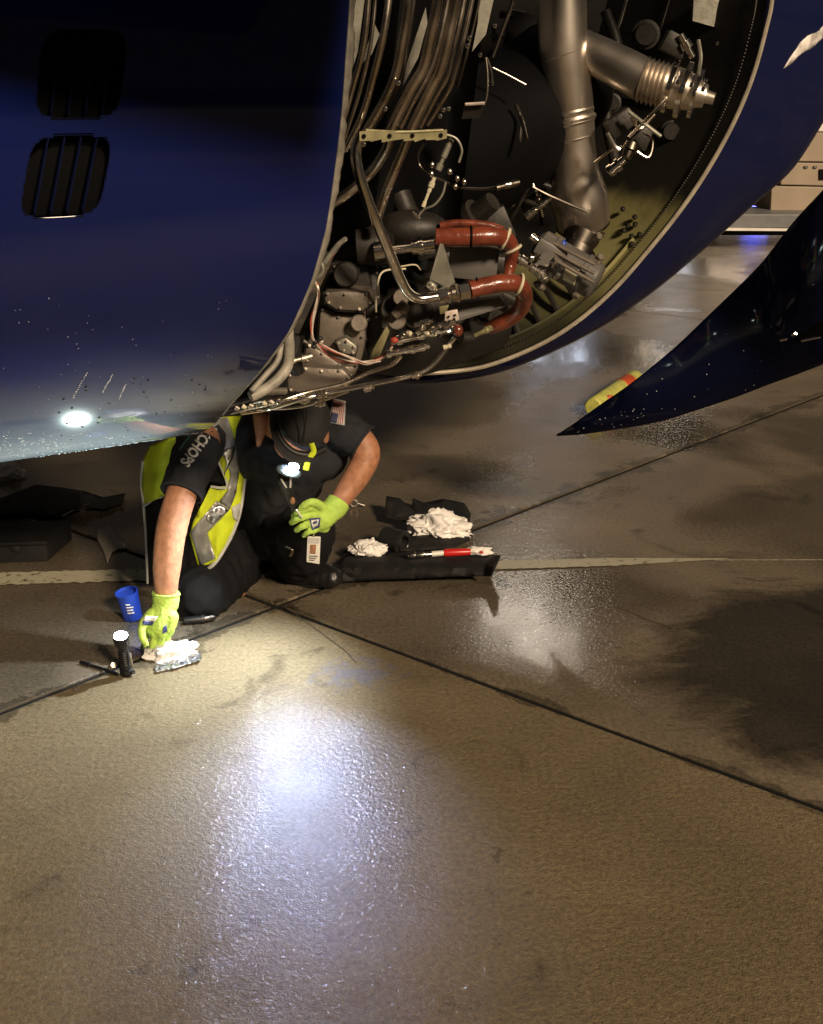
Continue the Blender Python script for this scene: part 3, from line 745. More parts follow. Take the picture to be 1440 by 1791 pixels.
# dark pipes, clips and wires filling the upper middle of the bay
rs = random.Random(3)
for k in range(26):
    x, y, Y = rs.uniform(825, 950), rs.uniform(20, 330), rs.uniform(3.7, 4.5)
    if x > 940: x = 930
    l = rs.uniform(40, 120); an = rs.choice([1.2, 1.35, 1.5, .35, .2, 2.0])+rs.uniform(-.1, .1)
    dx_, dy_ = math.cos(an)*l, math.sin(an)*l
    pts = path([(x, y, Y), (x+dx_*.4+rs.uniform(-4, 4), y+dy_*.4, Y), (x+dx_, y+dy_, Y+rs.uniform(-.1, .1))])
    MB().tube(pts, rs.choice([.006, .008, .012, .004]), 8, 4).build('service_line', rs.choice(['darksteel', 'castdark', 'castdark', 'rubber', 'steel']), eng)
    if k % 3 == 0: nut(pts[1], pts[1]+(pts[2]-pts[1]).normalized()*.025, .012, rs.choice(['darksteel', 'castdark', 'steel']), 'line_clamp')
for (x, y, w_, h_, an) in ((850, 250, .16, .05, .3), (905, 200, .10, .12, -.2), (880, 120, .14, .07, .5), (935, 350, .10, .07, -.4), (845, 345, .12, .06, .1), (910, 60, .1, .14, .2)):
    b1 = MB().box(P(x, y, 4.35), (w_, .06, h_), Matrix.Rotation(an, 3, 'Y')).build('equipment_box', 'castdark', eng, bev=.008)
for (x, y, r) in ((1130, 60, .05), (1070, 180, .035), (1175, 230, .04)):
    MB().rod(P(x, y, 4.6), P(x, y, 4.5), [(0, r), (.6, r), (.62, r*.8), (1, r*.7)], 16).build('boss', 'castdark', eng)
MB().tube(path([(1060, 20, 4.5), (1080, 90, 4.45), (1060, 190, 4.4), (1080, 300, 4.4)]), .02, 10).build('service_line', 'castdark', eng)

# ---- big bright loop pipe + nuts
MB().tube(path([(632, 236, 2.80), (623, 262, 2.80), (626, 295, 2.80), (640, 340, 2.81), (662, 395, 2.83), (684, 448, 2.86), (703, 492, 2.88), (716, 513, 2.89), (735, 522, 2.90), (768, 518, 2.91)]), [.0125]*10, 18, 7).build('loop_pipe', 'chrome', eng)
a, b_ = P(766, 518, 2.91), P(825, 506, 2.92)
d = b_-a
nut(a, a+d*.30, .020); MB().rod(a+d*.30, a+d*.52, [(0, .014), (.4, .014), (.45, .021), (1, .021)]).build('pipe_collar', 'steel', eng)
nut(a+d*.52, a+d*.60, .026, 'steel'); nut(a+d*.62, a+d*.95, .021)
# orange sleeved hoses
h2 = MB().tube(path([(822, 507, 2.92), (850, 500, 2.93), (880, 495, 2.94), (905, 497, 2.96), (917, 515, 3.02), (912, 538, 3.07), (893, 556, 3.10), (870, 568, 3.12), (855, 574, 3.14)]), [.021, .022, .022, .022, .022, .021, .021, .020, .017], 20).build('sleeved_hose', 'orange', eng)
tag(h2, 'lower orange sleeved hose bent back under its clamp')
h1 = MB().tube(path([(762, 414, 3.04), (790, 415, 3.04), (830, 414, 3.04), (868, 413, 3.05), (888, 421, 3.08), (896, 440, 3.11), (893, 462, 3.12), (888, 484, 3.1)]), [.021, .024, .025, .024, .022, .018, .016, .012], 20).build('sleeved_hose', 'orange', eng)
tag(h1, 'upper dark orange sleeved hose')
MB().tube(path([(770, 395, 3.2), (800, 390, 3.2), (850, 393, 3.2), (880, 402, 3.2)]), .010, 12).build('sleeved_hose', 'orange', eng)
def ring(px, py, Y, d, r, w_, m, name='cushion_clamp'):
    c = P(px, py, Y); d = Vector(d).normalized(); up = Vector((0, 1, 0)); n1 = d.cross(up).normalized(); n2 = d.cross(n1)
    pts = [c+(n1*math.cos(a)+n2*math.sin(a))*r for a in [i*math.pi/10 for i in range(21)]]
    return MB().tube(pts, w_, 8, 1).build(name, m, eng)
ring(908, 497, 2.96, (1, .2, -.35), .0245, .004, 'label'); ring(884, 418, 3.07, (1, 0, -.45), .026, .0045, 'label'); ring(897, 436, 3.10, (.5, 0, -1), .022, .004, 'label')
ring(835, 503, 2.93, (1, 0, .1), .0225, .003, 'black'); ring(824, 414, 3.04, (1, 0, 0), .0255, .003, 'black')
# short bright pipe behind the loop
a, b_ = P(655, 440, 3.04), P(760, 428, 3.04); d = b_-a
MB().rod(a, b_, [(0, .024), (.2, .024), (.21, .012), (.62, .013), (.63, .019), (.72, .019), (.73, .024), (.80, .024), (.81, .020), (1, .021)], 20).build('pipe_union', 'chrome', eng)
MB().rod(P(625, 432, 3.1), P(690, 428, 3.1), [(0, .045), (.5, .05), (.8, .045), (1, .03)], 20).build('pump_housing', 'castdark', eng)
MB().ell(P(720, 400, 3.25), (.10, .06, .05)).build('pump_housing', 'castdark', eng)
MB().tube(path([(700, 340, 3.3), (715, 375, 3.28), (735, 400, 3.25)]), .03, 12).build('pump_elbow', 'castdark', eng)
# triangular plate
MB().prism([P(770, 425, 2.95), P(776, 428, 2.95), P(802, 512, 2.93), P(770, 500, 2.95), P(752, 488, 2.95)], (0, .004, 0)).build('gusset_plate', 'plate', eng, smooth=False)
MB().box(P(828, 458, 3.16), (.125, .06, .085), Matrix.Rotation(R(6), 3, 'Y')).build('control_box', 'greybox', eng, bev=.004)
MB().prism([P(792, 532, 3.02), P(876, 520, 3.04), P(886, 536, 3.04), P(800, 562, 3.0), P(780, 560, 3.0)], (0, .07, 0)).build('control_box', 'greybox', eng, smooth=False)
# ---- gearbox castings
def casting(pts, Y, dep, m='cast', bev=.008, name='gearbox_casting'):
    o = MB().prism([P(x, y, Y) for x, y in pts], (0, dep, 0)).build(name, m, eng, bev=bev, angle=30)
    if name == 'gearbox_casting':
        cx, cy = sum(p[0] for p in pts)/len(pts), sum(p[1] for p in pts)/len(pts); mb = MB()
        ring_ = []
        for (x0, y0), (x1, y1) in zip(pts, pts[1:]+pts[:1]):
            L_ = math.hypot(x1-x0, y1-y0); n_s = max(1, int(L_/34))
            ring_ += [(x0+(x1-x0)*i/n_s, y0+(y1-y0)*i/n_s) for i in range(n_s)]
        for x, y in ring_:
            d_ = math.hypot(x-cx, y-cy); f_ = max(.3, 1-7/max(d_, 1)); x, y = cx+(x-cx)*f_, cy+(y-cy)*f_
            mb.rod(P(x, y, Y), P(x, y, Y-.008), [(0, .0042), (.3, .0042), (.31, .003), (1, .0028)], 6)
        tag(mb.build('flange_bolts', 'steel', o), kind='stuff')
        MB().tube([P(cx+(x-cx)*.99, cy+(y-cy)*.99, Y+.012) for x, y in pts+pts[:1]], .0035, 6, 1).build('flange_joint', 'castdark', o)
    return o
casting([(566, 512), (600, 508), (648, 512), (655, 530), (634, 545), (590, 543), (568, 530)], 3.00, .12)
casting([(560, 536), (590, 548), (636, 548), (640, 590), (632, 640), (585, 636), (556, 600)], 3.04, .14)
casting([(580, 462), (640, 455), (652, 508), (600, 505), (566, 508)], 3.10, .1, 'castdark')
casting([(500, 655), (530, 640), (600, 645), (616, 660), (612, 680), (560, 690), (520, 694), (502, 684)], 2.98, .16, 'cast', .012)
casting([(536, 600), (560, 612), (600, 640), (630, 640), (620, 660), (560, 655), (530, 630)], 3.02, .12, 'cast', .01)
casting([(585, 598), (605, 590), (626, 606), (622, 622), (596, 618)], 2.99, .05, 'plate', .006)
casting([(652, 612), (676, 570), (682, 580), (662, 630), (646, 632)], 2.98, .02, 'olive', .002, 'support_strut')
casting([(640, 455), (660, 470), (668, 600), (650, 640), (640, 600)], 3.15, .1, 'castdark')
for (x, y, Y, r, l, m) in ((690, 540, 3.05, .035, .10, 'castdark'), (702, 520, 3.0, .02, .08, 'cast'), (694, 560, 2.98, .022, .05, 'cast'), (730, 545, 3.05, .04, .12, 'castdark'), (605, 480, 3.02, .03, .08, 'castdark'), (628, 565, 3.0, .02, .03, 'cast')):
    MB().rod(P(x, y, Y+l), P(x, y, Y), [(0, r), (.6, r), (.62, r*.85), (.85, r*.85), (.87, r*1.1), (1, r*.95)], 18).build('accessory_drive', m, eng)
MB().rod(P(690, 552, 2.96), P(712, 532, 2.96), [(0, .012), (.5, .013), (.51, .017), (1, .016)], 12).build('accessory_drive', 'cast', eng)
casting([(735, 524), (790, 524), (806, 556), (770, 590), (720, 575)], 3.06, .08, 'castdark')
casting([(779, 545), (800, 541), (804, 558), (790, 566), (778, 563)], 2.90, .006, 'cream', .001, 'lug_plate')
for (x, y) in ((785, 554), (796, 551)): MB().rod(P(x, y, 2.9), P(x, y, 2.896), [(0, .003), (1, .003)], 10).build('bolt_hole', 'black', eng)
casting([(765, 500), (752, 490), (742, 500), (752, 512), (764, 512)], 2.93, .03, 'plate')
casting([(768, 536), (786, 534), (780, 548), (770, 550)], 2.9, .02, 'olive', .002, 'lug_plate')
# background casings so the bay is not empty
for k in range(26):
    x = random.uniform(665, 890); y = random.uniform(390, 585-abs(x-700)*.12); Y = random.uniform(3.35, 3.8)
    if k % 2: MB().box(P(x, y, Y), (random.uniform(.04, .14), .08, random.uniform(.04, .12)), Matrix.Rotation(random.uniform(-.6, .6), 3, 'Y')).build('accessory_housing', 'castdark', eng, bev=.008)
    else:
        r = random.uniform(.02, .05); p = P(x, y, Y); q = p+Vector((random.uniform(-.1, .1), random.uniform(-.1, .02), random.uniform(-.08, .08)))
        MB().rod(p, q, [(0, r), (.3, r), (.32, r*1.2), (.5, r*1.2), (.52, r*.8), (1, r*.7)], 14).build('accessory_housing', 'castdark', eng)
MB().tube(path([(560, 300, 3.7), (700, 280, 3.8), (860, 240, 4.0), (980, 140, 4.3)]), [.24, .25, .22, .2], 28).build('core_case', 'black', eng)
MB().tube(path([(600, 560, 3.6), (720, 575, 3.7), (860, 560, 3.9)]), [.14, .15, .1], 20).build('core_case', 'bay', eng)
# actuator pair
def fancy(a, b_, r, m, name, k=9):
    prof = []
    for i in range(k):
        t0, t1 = i/k, (i+.92)/k; rr = r*random.uniform(.55, 1.15)
        prof += [(t0, rr), (t1, rr)]
    return MB().rod(a, b_, prof, 14).build(name, m, eng, angle=25)
fancy(P(684, 597, 2.86), P(800, 572, 2.88), .0115, 'chrome', 'actuator', 12)
fancy(P(676, 620, 2.86), P(752, 604, 2.87), .0095, 'chrome', 'actuator', 9)
fancy(P(724, 568, 2.9), P(758, 560, 2.9), .008, 'chrome', 'actuator', 6)
fancy(P(700, 590, 2.85), P(716, 578, 2.85), .008, 'chrome', 'connector', 4)
fancy(P(776, 566, 2.86), P(798, 562, 2.86), .009, 'chrome', 'connector', 4)
MB().ell(P(690, 595, 2.85), (.010, .009, .008)).build('wire_boot', 'redwire', eng)
MB().ell(P(801, 578, 2.87), (.013, .013, .015)).build('wire_boot', 'orange', eng)
for k in range(14):
    x = random.uniform(690, 795); y = 598-(x-690)*.24+random.uniform(-14, 12)
    nut(P(x, y, 2.85), P(x+random.uniform(4, 8), y-random.uniform(-4, 4), 2.84), random.uniform(.004, .007), random.choice(['chrome', 'steel', 'chrome', 'label']), 'small_fitting')
# wire bundles
def bundle(pts, n_, spread, r, mats, name='wire'):
    for k in range(n_):
        ph = random.uniform(0, 6.28)
        q = [P(x+spread*math.cos(ph+i*1.1), y+spread*.7*math.sin(ph+i*1.1), Y+random.uniform(-.003, .003)) for i, (x, y, Y) in enumerate(pts)]
        MB().tube(q, r, 6, 6).build(name, mats[k % len(mats)], eng)
bundle([(553, 492, 2.80), (559, 512, 2.80), (552, 540, 2.80), (545, 565, 2.80), (545, 590, 2.80), (556, 605, 2.82), (575, 620, 2.85), (605, 632, 2.87), (640, 634, 2.88), (668, 626, 2.87), (684, 606, 2.86)], 6, 2.6, .0022, ['cream', 'cream', 'redwire', 'cream', 'steel', 'cream'])
bundle([(556, 600, 2.82), (580, 612, 2.83), (606, 622, 2.84), (640, 636, 2.86), (664, 632, 2.86)], 3, 2.2, .002, ['cream', 'redwire', 'cream'])
for (x, y) in ((551, 598), (560, 592), (549, 606), (545, 562)): MB().ell(P(x, y, 2.805), (.007, .006, .006)).build('cable_tie', 'rubber', eng)
bundle([(604, 418, 2.9), (592, 436, 2.88), (576, 452, 2.86), (562, 468, 2.84)], 3, 2, .0025, ['cream', 'steel', 'redwire'])
MB().tube(path([(710, 470, 3.0), (672, 474, 2.98), (661, 495, 2.97), (658, 530, 2.97), (658, 545, 2.98)]), .0025, 8).build('thin_line', 'label', eng)
MB().tube(path([(700, 466, 3.0), (726, 463, 3.0), (736, 472, 3.02)]), .002, 8).build('thin_line', 'label', eng)
# loops of grey hose near top centre
MB().tube(path([(776, 234, 2.9), (798, 242, 2.9), (808, 262, 2.9), (803, 284, 2.9)]), .003, 8).build('loop_wire', 'plate', eng)
MB().tube(path([(742, 250, 2.95), (731, 272, 2.95), (736, 292, 2.95), (752, 306, 2.93), (780, 318, 2.93), (806, 328, 2.93), (850, 330, 2.95), (900, 322, 3.0)]), .0032, 8).build('loop_wire', 'darksteel', eng)
MB().tube(path([(780, 318, 2.92), (774, 340, 2.92), (760, 358, 2.92), (742, 366, 2.93), (732, 378, 2.93)]), .0028, 8).build('loop_wire', 'plate', eng)
fancy(P(790, 243, 2.92), P(766, 298, 2.92), .008, 'plate', 'sensor_rod', 5)
fancy(P(760, 310, 2.92), P(740, 362, 2.92), .0065, 'label', 'sensor_rod', 6)
fancy(P(868, 328, 2.95), P(908, 318, 2.97), .008, 'steel', 'connector', 6)
fancy(P(920, 380, 3.3), P(965, 345, 3.3), .010, 'chrome', 'connector', 5)
fancy(P(722, 370, 2.95), P(735, 382, 2.95), .006, 'chrome', 'connector', 3)
for (x, y) in ((756, 288), (755, 304), (787, 300), (800, 312), (797, 326), (812, 318)): MB().ell(P(x, y, 2.91), (.006, .006, .008), None, 8, 6).build('terminal', 'steel', eng)
MB().prism([P(813, 180, 3.2), P(849, 180, 3.2), P(840, 206, 3.22), P(808, 208, 3.22)], (0, .01, 0)).build('tab_plate', 'castdark', eng, smooth=False)
MB().tube(path([(814, 182, 3.19), (848, 180, 3.19)]), .004, 6, 2).build('tab_edge', 'cream', eng)
# collar, starter and valve under the duct
MB().tube(path([(1018, 376, 4.08), (1020, 394, 4.1), (1022, 408, 4.1)]), [.086, .09, .072], 28, 4).build('duct_collar', 'darksteel', eng)
MB().tube(path([(1021, 404, 4.06), (1020, 412, 4.06)]), [.072, .068], 28, 2).build('duct_collar', 'steel', eng)
MB().rod(P(1018, 412, 4.02), P(1000, 452, 3.98), [(0, .062), (.5, .05), (.6, .07), (1, .07)], 22).build('valve_neck', 'darksteel', eng)
a, b_ = P(938, 432, 3.84), P(1046, 494, 3.78); d = b_-a
st_ = MB().rod(a, b_, [(0, .05), (.05, .062), (.22, .062), (.23, .068), (.3, .068), (.31, .06), (.72, .06), (.73, .066), (.80, .066), (.81, .060), (.96, .058), (1, .045)], 26).build('starter_motor', 'greybox', eng)
tag(st_, 'grey cylindrical starter motor with cream data plate')
tree = bvh(st_)
poly_patch('data_plate', 'label', [(990, 462), (1014, 472), (1004, 500), (984, 489)], tree, .002, 3.8, st_)
MB().box(P(962, 440, 3.76), (.10, .05, .05), Matrix.Rotation(R(28), 3, 'Y')).build('valve_block', 'greybox', eng, bev=.006)
for i in range(3):
    MB().tube([P(970+i*0, 426+i*14, 3.74), P(1040, 462+i*16, 3.70)], .006, 8, 2).build('tie_rod', 'cast', st_)
MB().rod(P(928, 412, 3.76), P(960, 436, 3.76), [(0, .012), (.8, .012), (.81, .015), (1, .015)], 12).build('valve_stem', 'chrome', eng)
fancy(P(903, 448, 3.72), P(950, 480, 3.72), .016, 'chrome', 'connector', 7)
fancy(P(940, 474, 3.72), P(958, 492, 3.7), .013, 'steel', 'connector', 4)
MB().prism([P(950, 440, 3.7), P(972, 444, 3.7), P(958, 466, 3.7), P(938, 462, 3.7)], (0, .01, 0)).build('valve_lever', 'greybox', eng, smooth=False)
for k in range(12):
    x, y = random.uniform(925, 975), random.uniform(440, 492)
    nut(P(x, y, 3.72), P(x+random.uniform(-7, 7), y+random.uniform(-7, 7), 3.70), random.uniform(.006, .011), random.choice(['chrome', 'darksteel', 'steel', 'cast']), 'small_fitting')
MB().ell(P(944, 500, 3.75), (.022, .015, .012), Matrix.Rotation(R(35), 3, 'Y')).build('drain_cup', 'cast', eng)
for (x, y, x2, y2) in ((1040, 418, 1050, 412), (1036, 455, 1050, 462), (1010, 508, 1006, 520), (1046, 455, 1052, 448)):
    nut(P(x, y, 3.78), P(x2, y2, 3.76), .012, 'cast', 'mount_bolt')
MB().ell(P(985, 428, 3.80), (.012, .012, .016)).build('blue_plug', 'blue', eng)
# hose end and fittings below
fancy(P(824, 590, 3.0), P(858, 574, 3.1), .008, 'olive', 'hose_fitting', 4)
MB().rod(P(806, 590, 2.92), P(826, 592, 2.94), [(0, .014), (.6, .016), (.61, .012), (1, .012)], 12).build('hose_fitting', 'castdark', eng)
# ---- long drain tubes under the gearbox
for pts, r, m in (([(404, 722, 3.05), (430, 715, 2.90), (480, 704, 2.82), (540, 686, 2.84), (600, 672, 2.85), (645, 652, 2.86), (685, 638, 2.86), (702, 622, 2.86)], .0055, 'steel'),
    ([(424, 722, 2.98), (470, 715, 2.85), (520, 700, 2.82), (580, 686, 2.84), (640, 674, 2.84), (690, 664, 2.84), (735, 652, 2.85), (762, 634, 2.86), (782, 608, 2.87), (796, 590, 2.87)], .006, 'chrome'),
    ([(410, 715, 3.05), (445, 702, 2.90), (500, 694, 2.86), (560, 684, 2.86)], .007, 'steel'),
    ([(450, 716, 2.86), (520, 712, 2.85), (560, 702, 2.84), (610, 684, 2.84)], .004, 'steel'),
    ([(400, 712, 2.90), (450, 700, 2.92), (520, 692, 2.92)], .012, 'rubber')):
    MB().tube(path(pts), r, 12).build('drain_tube', m, eng)
for (x, y) in ((646, 678), (730, 656), (563, 690), (533, 700), (560, 705)):
    fancy(P(x-9, y+3, 2.825), P(x+9, y-1, 2.825), .008, 'steel', 'tube_clamp', 3)
    nut(P(x, y+6, 2.825), P(x+1, y-8, 2.825), .005, 'chrome', 'small_fitting')
fancy(P(776, 608, 2.85), P(790, 604, 2.85), .007, 'label', 'tube_clamp', 3)
for k in range(7):
    x = 412+k*12; fancy(P(x, 712-k*2, 2.76), P(x+7, 716-k*2, 2.76), .007, random.choice(['steel', 'label', 'chrome', 'blue' if k == 9 else 'steel']), 'small_fitting', 3)
# tan hoses at the lower left of the bay
MB().tube(path([(504, 575, 2.80), (506, 610, 2.80), (503, 640, 2.80), (486, 664, 2.78), (462, 682, 2.76), (438, 694, 2.74)]), .013, 14).build('tan_hose', 'flange', eng)
MB().tube(path([(492, 600, 2.78), (486, 630, 2.77), (466, 655, 2.75), (440, 684, 2.72)]), .007, 12).build('tan_hose', 'flange', eng)
MB().tube(path([(440, 690, 2.76), (476, 684, 2.78), (500, 684, 2.80)]), .009, 12).build('tan_hose', 'cast', eng)
MB().tube(path([(520, 585, 2.86), (514, 620, 2.86), (520, 650, 2.88)]), .018, 12).build('boot_hose', 'rubber', eng)
fancy(P(508, 632, 2.82), P(546, 622, 2.84), .009, 'steel', 'connector', 4)
# small inspection lamp left burning inside the bay, behind the starter

# ------------------------------------------------------------------ MECHANIC
per = thing('person', G(430, 1010), 'mechanic crouching under the engine in yellow vest, black clothes and lime gloves', 'person')
armR = path([(352, 772, 3.50), (336, 812, 3.44), (318, 862, 3.37), (300, 925, 3.32), (292, 990, 3.29), (290, 1040, 3.27)])
armRr = [.060, .054, .047, .047, .043, .034]
armL = path([(572, 735, 3.66), (600, 752, 3.64), (634, 775, 3.62), (641, 800, 3.60), (622, 836, 3.55), (604, 862, 3.50), (590, 884, 3.48)])
armLr = [.055, .055, .046, .044, .042, .036, .031]
handR = path([(289, 1050, 3.265), (283, 1088, 3.25)]); handL = path([(585, 888, 3.475), (566, 902, 3.46)])
pelvis = P(415, 905, 4.02)
body = MB()
body.tube(armR, armRr, 14, 4, round_ends=True); body.tube(armL, armLr, 14, 4, round_ends=True)
body.tube([armR[-1]]+handR, [.032, .034, .033], 12, 3, round_ends=True); body.tube([armL[-1]]+handL, [.028, .032, .032], 12, 3, round_ends=True)
spine = path([(415, 905, 4.02), (425, 850, 3.92), (445, 790, 3.80), (462, 748, 3.72)])
body.tube(spine, [.15, .15, .16, .13], 16, 4, round_ends=True)
body.tube(path([(360, 765, 3.58), (420, 750, 3.68), (470, 742, 3.70), (530, 738, 3.70), (585, 738, 3.66)]), [.065, .09, .09, .085, .06], 14, 4, round_ends=True)
body.tube(path([(470, 745, 3.70), (490, 738, 3.62), (515, 730, 3.53)]), [.068, .062, .07], 14, 4, round_ends=True)
head_c = P(524, 738, 3.49)
body.ell(head_c, (.078, .10, .085), Matrix.Rotation(R(30), 3, 'X')); body.ell(P(505, 775, 3.44), (.045, .05, .05))
body.ell(P(500, 788, 3.40), (.013, .02, .014))                        # nose
for x, y in ((478, 752), (570, 762)): body.ell(P(x, y, 3.52), (.012, .02, .03))   # ears
kneeL, ankL = P(532, 925, 3.66), P(528, 992, 3.80)
kneeR, ankR = P(372, 1040, 3.60), P(470, 1000, 4.05)
body.tube([pelvis+Vector((.08, 0, 0)), P(480, 915, 3.85), kneeL], [.10, .09, .065], 14, 4, round_ends=True)
body.tube([kneeL, (kneeL+ankL)/2, ankL], [.06, .06, .045], 14, 4, round_ends=True)
body.tube([pelvis-Vector((.06, 0, 0)), P(390, 975, 3.8), kneeR], [.10, .09, .065], 14, 4, round_ends=True)
body.tube([kneeR, P(420, 1030, 3.80), ankR], [.06, .055, .045], 14, 4, round_ends=True)
fuse(body, 'body', 'skin', per, .009, 5)
# neck and jaw visible left of the cap
sh = MB()
def grow(l, k): return [r+k for r in l]
sh.tube(armR[:3], [.073, .068, .063], 16, 5); sh.tube(armL[:3], [.068, .066, .062], 16, 5)
sh.tube(spine, [.165, .165, .172, .14], 18, 4, round_ends=True)
sh.tube(path([(360, 768, 3.58), (420, 752, 3.68), (470, 748, 3.70), (530, 745, 3.70), (585, 740, 3.66)]), [.078, .105, .108, .10, .072], 14, 4, round_ends=True)
sh.tube(path([(455, 790, 3.66), (520, 800, 3.66), (568, 800, 3.68)]), [.10, .10, .075], 14, 4, round_ends=True)
sh.tube(path([(520, 800, 3.68), (490, 860, 3.78), (450, 900, 3.9)]), [.11, .12, .13], 14, 4, round_ends=True)
shirt = fuse(sh, 'shirt', 'shirt', per, .009, 3, .007, .07)
# cuffs of the sleeves: turned hems
def hem(c, d, r, name='sleeve_hem', m='shirt', w_=.006):
    d = d.normalized(); n1 = d.cross(Vector((0, 1, 0))).normalized(); n2 = d.cross(n1)
    return MB().tube([c+(n1*math.cos(a)+n2*math.sin(a))*r for a in [i*math.pi/12 for i in range(25)]], w_, 8, 1).build(name, m, shirt)
hem(armR[2], armR[2]-armR[1], .061, w_=.0055); hem(armL[2], armL[2]-armL[1], .060, w_=.0055)
pts_t = path([(457, 728, 3.56), (456, 750, 3.555), (452, 778, 3.55)])
MB().tube(pts_t, [.026, .020, .007], 12, 4, round_ends=True).build('neck_skin', 'skin', per)  # extra skin piece standing for the bare neck and jaw
tr = MB()
tr.tube([pelvis+Vector((.08, 0, 0)), P(480, 918, 3.85), P(528, 928, 3.68)], [.14, .125, .095], 18, 4, round_ends=True)
tr.tube([P(536, 925, 3.66), P(530, 962, 3.72), P(520, 985, 3.80)], [.095, .088, .075], 18, 4, round_ends=True)
tr.tube([pelvis-Vector((.05, 0, 0)), P(385, 985, 3.78), P(350, 1040, 3.56)], [.15, .13, .095], 18, 4, round_ends=True)
tr.tube([P(345, 1044, 3.56), P(400, 1020, 3.78), P(460, 985, 4.0)], [.08, .085, .07], 18, 4, round_ends=True)
tr.ell(pelvis, (.20, .18, .16))
tr.ell(P(455, 870, 3.85), (.13, .14, .13))
fuse(tr, 'trousers', 'trousers', per, .010, 3, .012, .085)
bt = MB(); bt.tube(path([(500, 985, 3.86), (530, 1000, 3.80), (560, 1006, 3.76), (582, 1010, 3.73)]), [.052, .05, .046, .036], 14, 4, round_ends=True)
bt.tube(path([(515, 965, 3.84), (515, 995, 3.84)]), [.055, .052], 12, 3, round_ends=True)
boot = fuse(bt, 'boot', 'boot', per, .007, 3, .003, .03)
MB().tube(path([(498, 1006, 3.86), (540, 1020, 3.78), (586, 1020, 3.73)]), [.035, .036, .030], 10, 4, flat=.35).build('boot_sole', 'rubber', boot)
fuse(MB().tube(path([(460, 1000, 4.05), (480, 992, 4.2), (490, 984, 4.32)]), [.05, .05, .04], 14, 4, round_ends=True), 'boot', 'boot', per, .008, 3, .003, .03)

# hi-vis vest: panels cut in cloth and draped round the torso
from mathutils.geometry import delaunay_2d_cdt
def drape(poly_, depth, step=5.0):
    q = [Vector(p) for p in poly_]; V2 = []
    for a, b_ in zip(q, q[1:]+q[:1]):
        n_s = max(1, int((b_-a).length/step)); V2 += [a.lerp(b_, i/n_s) for i in range(n_s)]
    nb = len(V2); x0, x1 = min(p.x for p in q), max(p.x for p in q); y0, y1 = min(p.y for p in q), max(p.y for p in q)
    def inside(p):
        c = False
        for a, b_ in zip(q, q[1:]+q[:1]):
            if (a.y > p.y) != (b_.y > p.y) and p.x < (b_.x-a.x)*(p.y-a.y)/(b_.y-a.y)+a.x: c = not c
        return c
    y = y0+step/2
    while y < y1:
        x = x0+step/2
        while x < x1:
            p = Vector((x+random.uniform(-.4, .4), y+random.uniform(-.4, .4)))
            if inside(p) and min((p-b_).length for b_ in V2[:nb]) > step*.55: V2.append(p)
            x += step
        y += step
    r = delaunay_2d_cdt(V2, [], [list(range(nb))], 1, 1e-4)
    mb = MB(); mb.add([P(p.x, p.y, depth(p.x, p.y)) for p in r[0]], [tuple(f_) for f_ in r[2]])
    return mb
def vd(px, py):
    base = 3.53+.10*((px-345)/95)**2+.05*max(0, (py-900)/110)
    f1 = noise.noise(Vector((px/26, py/75, 1)))*.030+noise.noise(Vector((px/11, py/22, 4)))*.011
    return base+f1
vest = drape([(340, 742), (366, 775), (384, 812), (397, 850), (368, 852), (354, 880), (338, 912), (332, 935), (346, 990), (374, 986), (398, 951), (414, 917), (421, 886), (428, 840), (433, 790), (434, 726), (380, 730)], vd).build('vest', 'vest', per, solid=.003)
drape([(262, 780), (312, 760), (304, 800), (298, 832), (320, 862), (284, 868), (252, 882), (247, 838), (250, 806)], lambda x, y: vd(x, y)).build('vest_back_panel', 'vest', vest, solid=.003)
drape([(252, 884), (284, 870), (335, 862), (350, 890), (336, 915), (331, 935), (347, 990), (330, 1000), (300, 1012), (257, 1020)], lambda x, y: vd(x, y)+.008).build('vest_mesh_panel', 'meshblk', vest, solid=.002)
drape([(345, 752), (366, 778), (384, 814), (396, 849), (372, 846), (350, 830), (340, 800)], lambda x, y: vd(x, y)+.012).build('armhole_shadow_patch', 'meshblk', vest, solid=.002)  # black sheet standing for the shade inside the armhole
for q in ([(364, 732), (399, 730), (412, 775), (419, 820), (413, 862), (403, 889), (384, 877), (398, 858), (403, 830), (396, 800), (380, 768)],
          [(379, 876), (403, 890), (363, 932), (377, 977), (350, 989), (333, 930)]):
    drape(q, lambda x, y: vd(x, y)-.005).build('reflective_stripe', 'refl', vest, solid=.002)
drape([(386, 790), (412, 780), (408, 800), (392, 832), (397, 808)], lambda x, y: vd(x, y)-.008).build('reflective_glint', 'foil', vest, solid=.001)
drape([(380, 882), (400, 892), (372, 918), (360, 908)], lambda x, y: vd(x, y)-.008).build('reflective_glint', 'foil', vest, solid=.001)
for pts in ([(433, 728), (434, 765), (433, 800), (427, 845), (421, 888), (412, 920), (396, 954), (373, 988), (348, 1000), (305, 1011)],
            [(340, 742), (366, 775), (384, 812), (397, 851), (368, 851)], [(250, 806), (247, 840), (251, 884), (255, 940), (258, 1020)],
            [(312, 762), (305, 800), (299, 832), (296, 850)], [(252, 884), (284, 868)]):
    MB().tube([P(x, y, vd(x, y)-.004) for x, y in pts], .0062 if pts[0][0] in (433, 312) else .0042, 8, 6).build('vest_piping', 'piping', vest)
drape([(406, 888), (419, 880), (422, 888), (415, 912), (408, 906)], lambda x, y: vd(x, y)-.006).build('vest_tab', 'piping', vest, solid=.002)

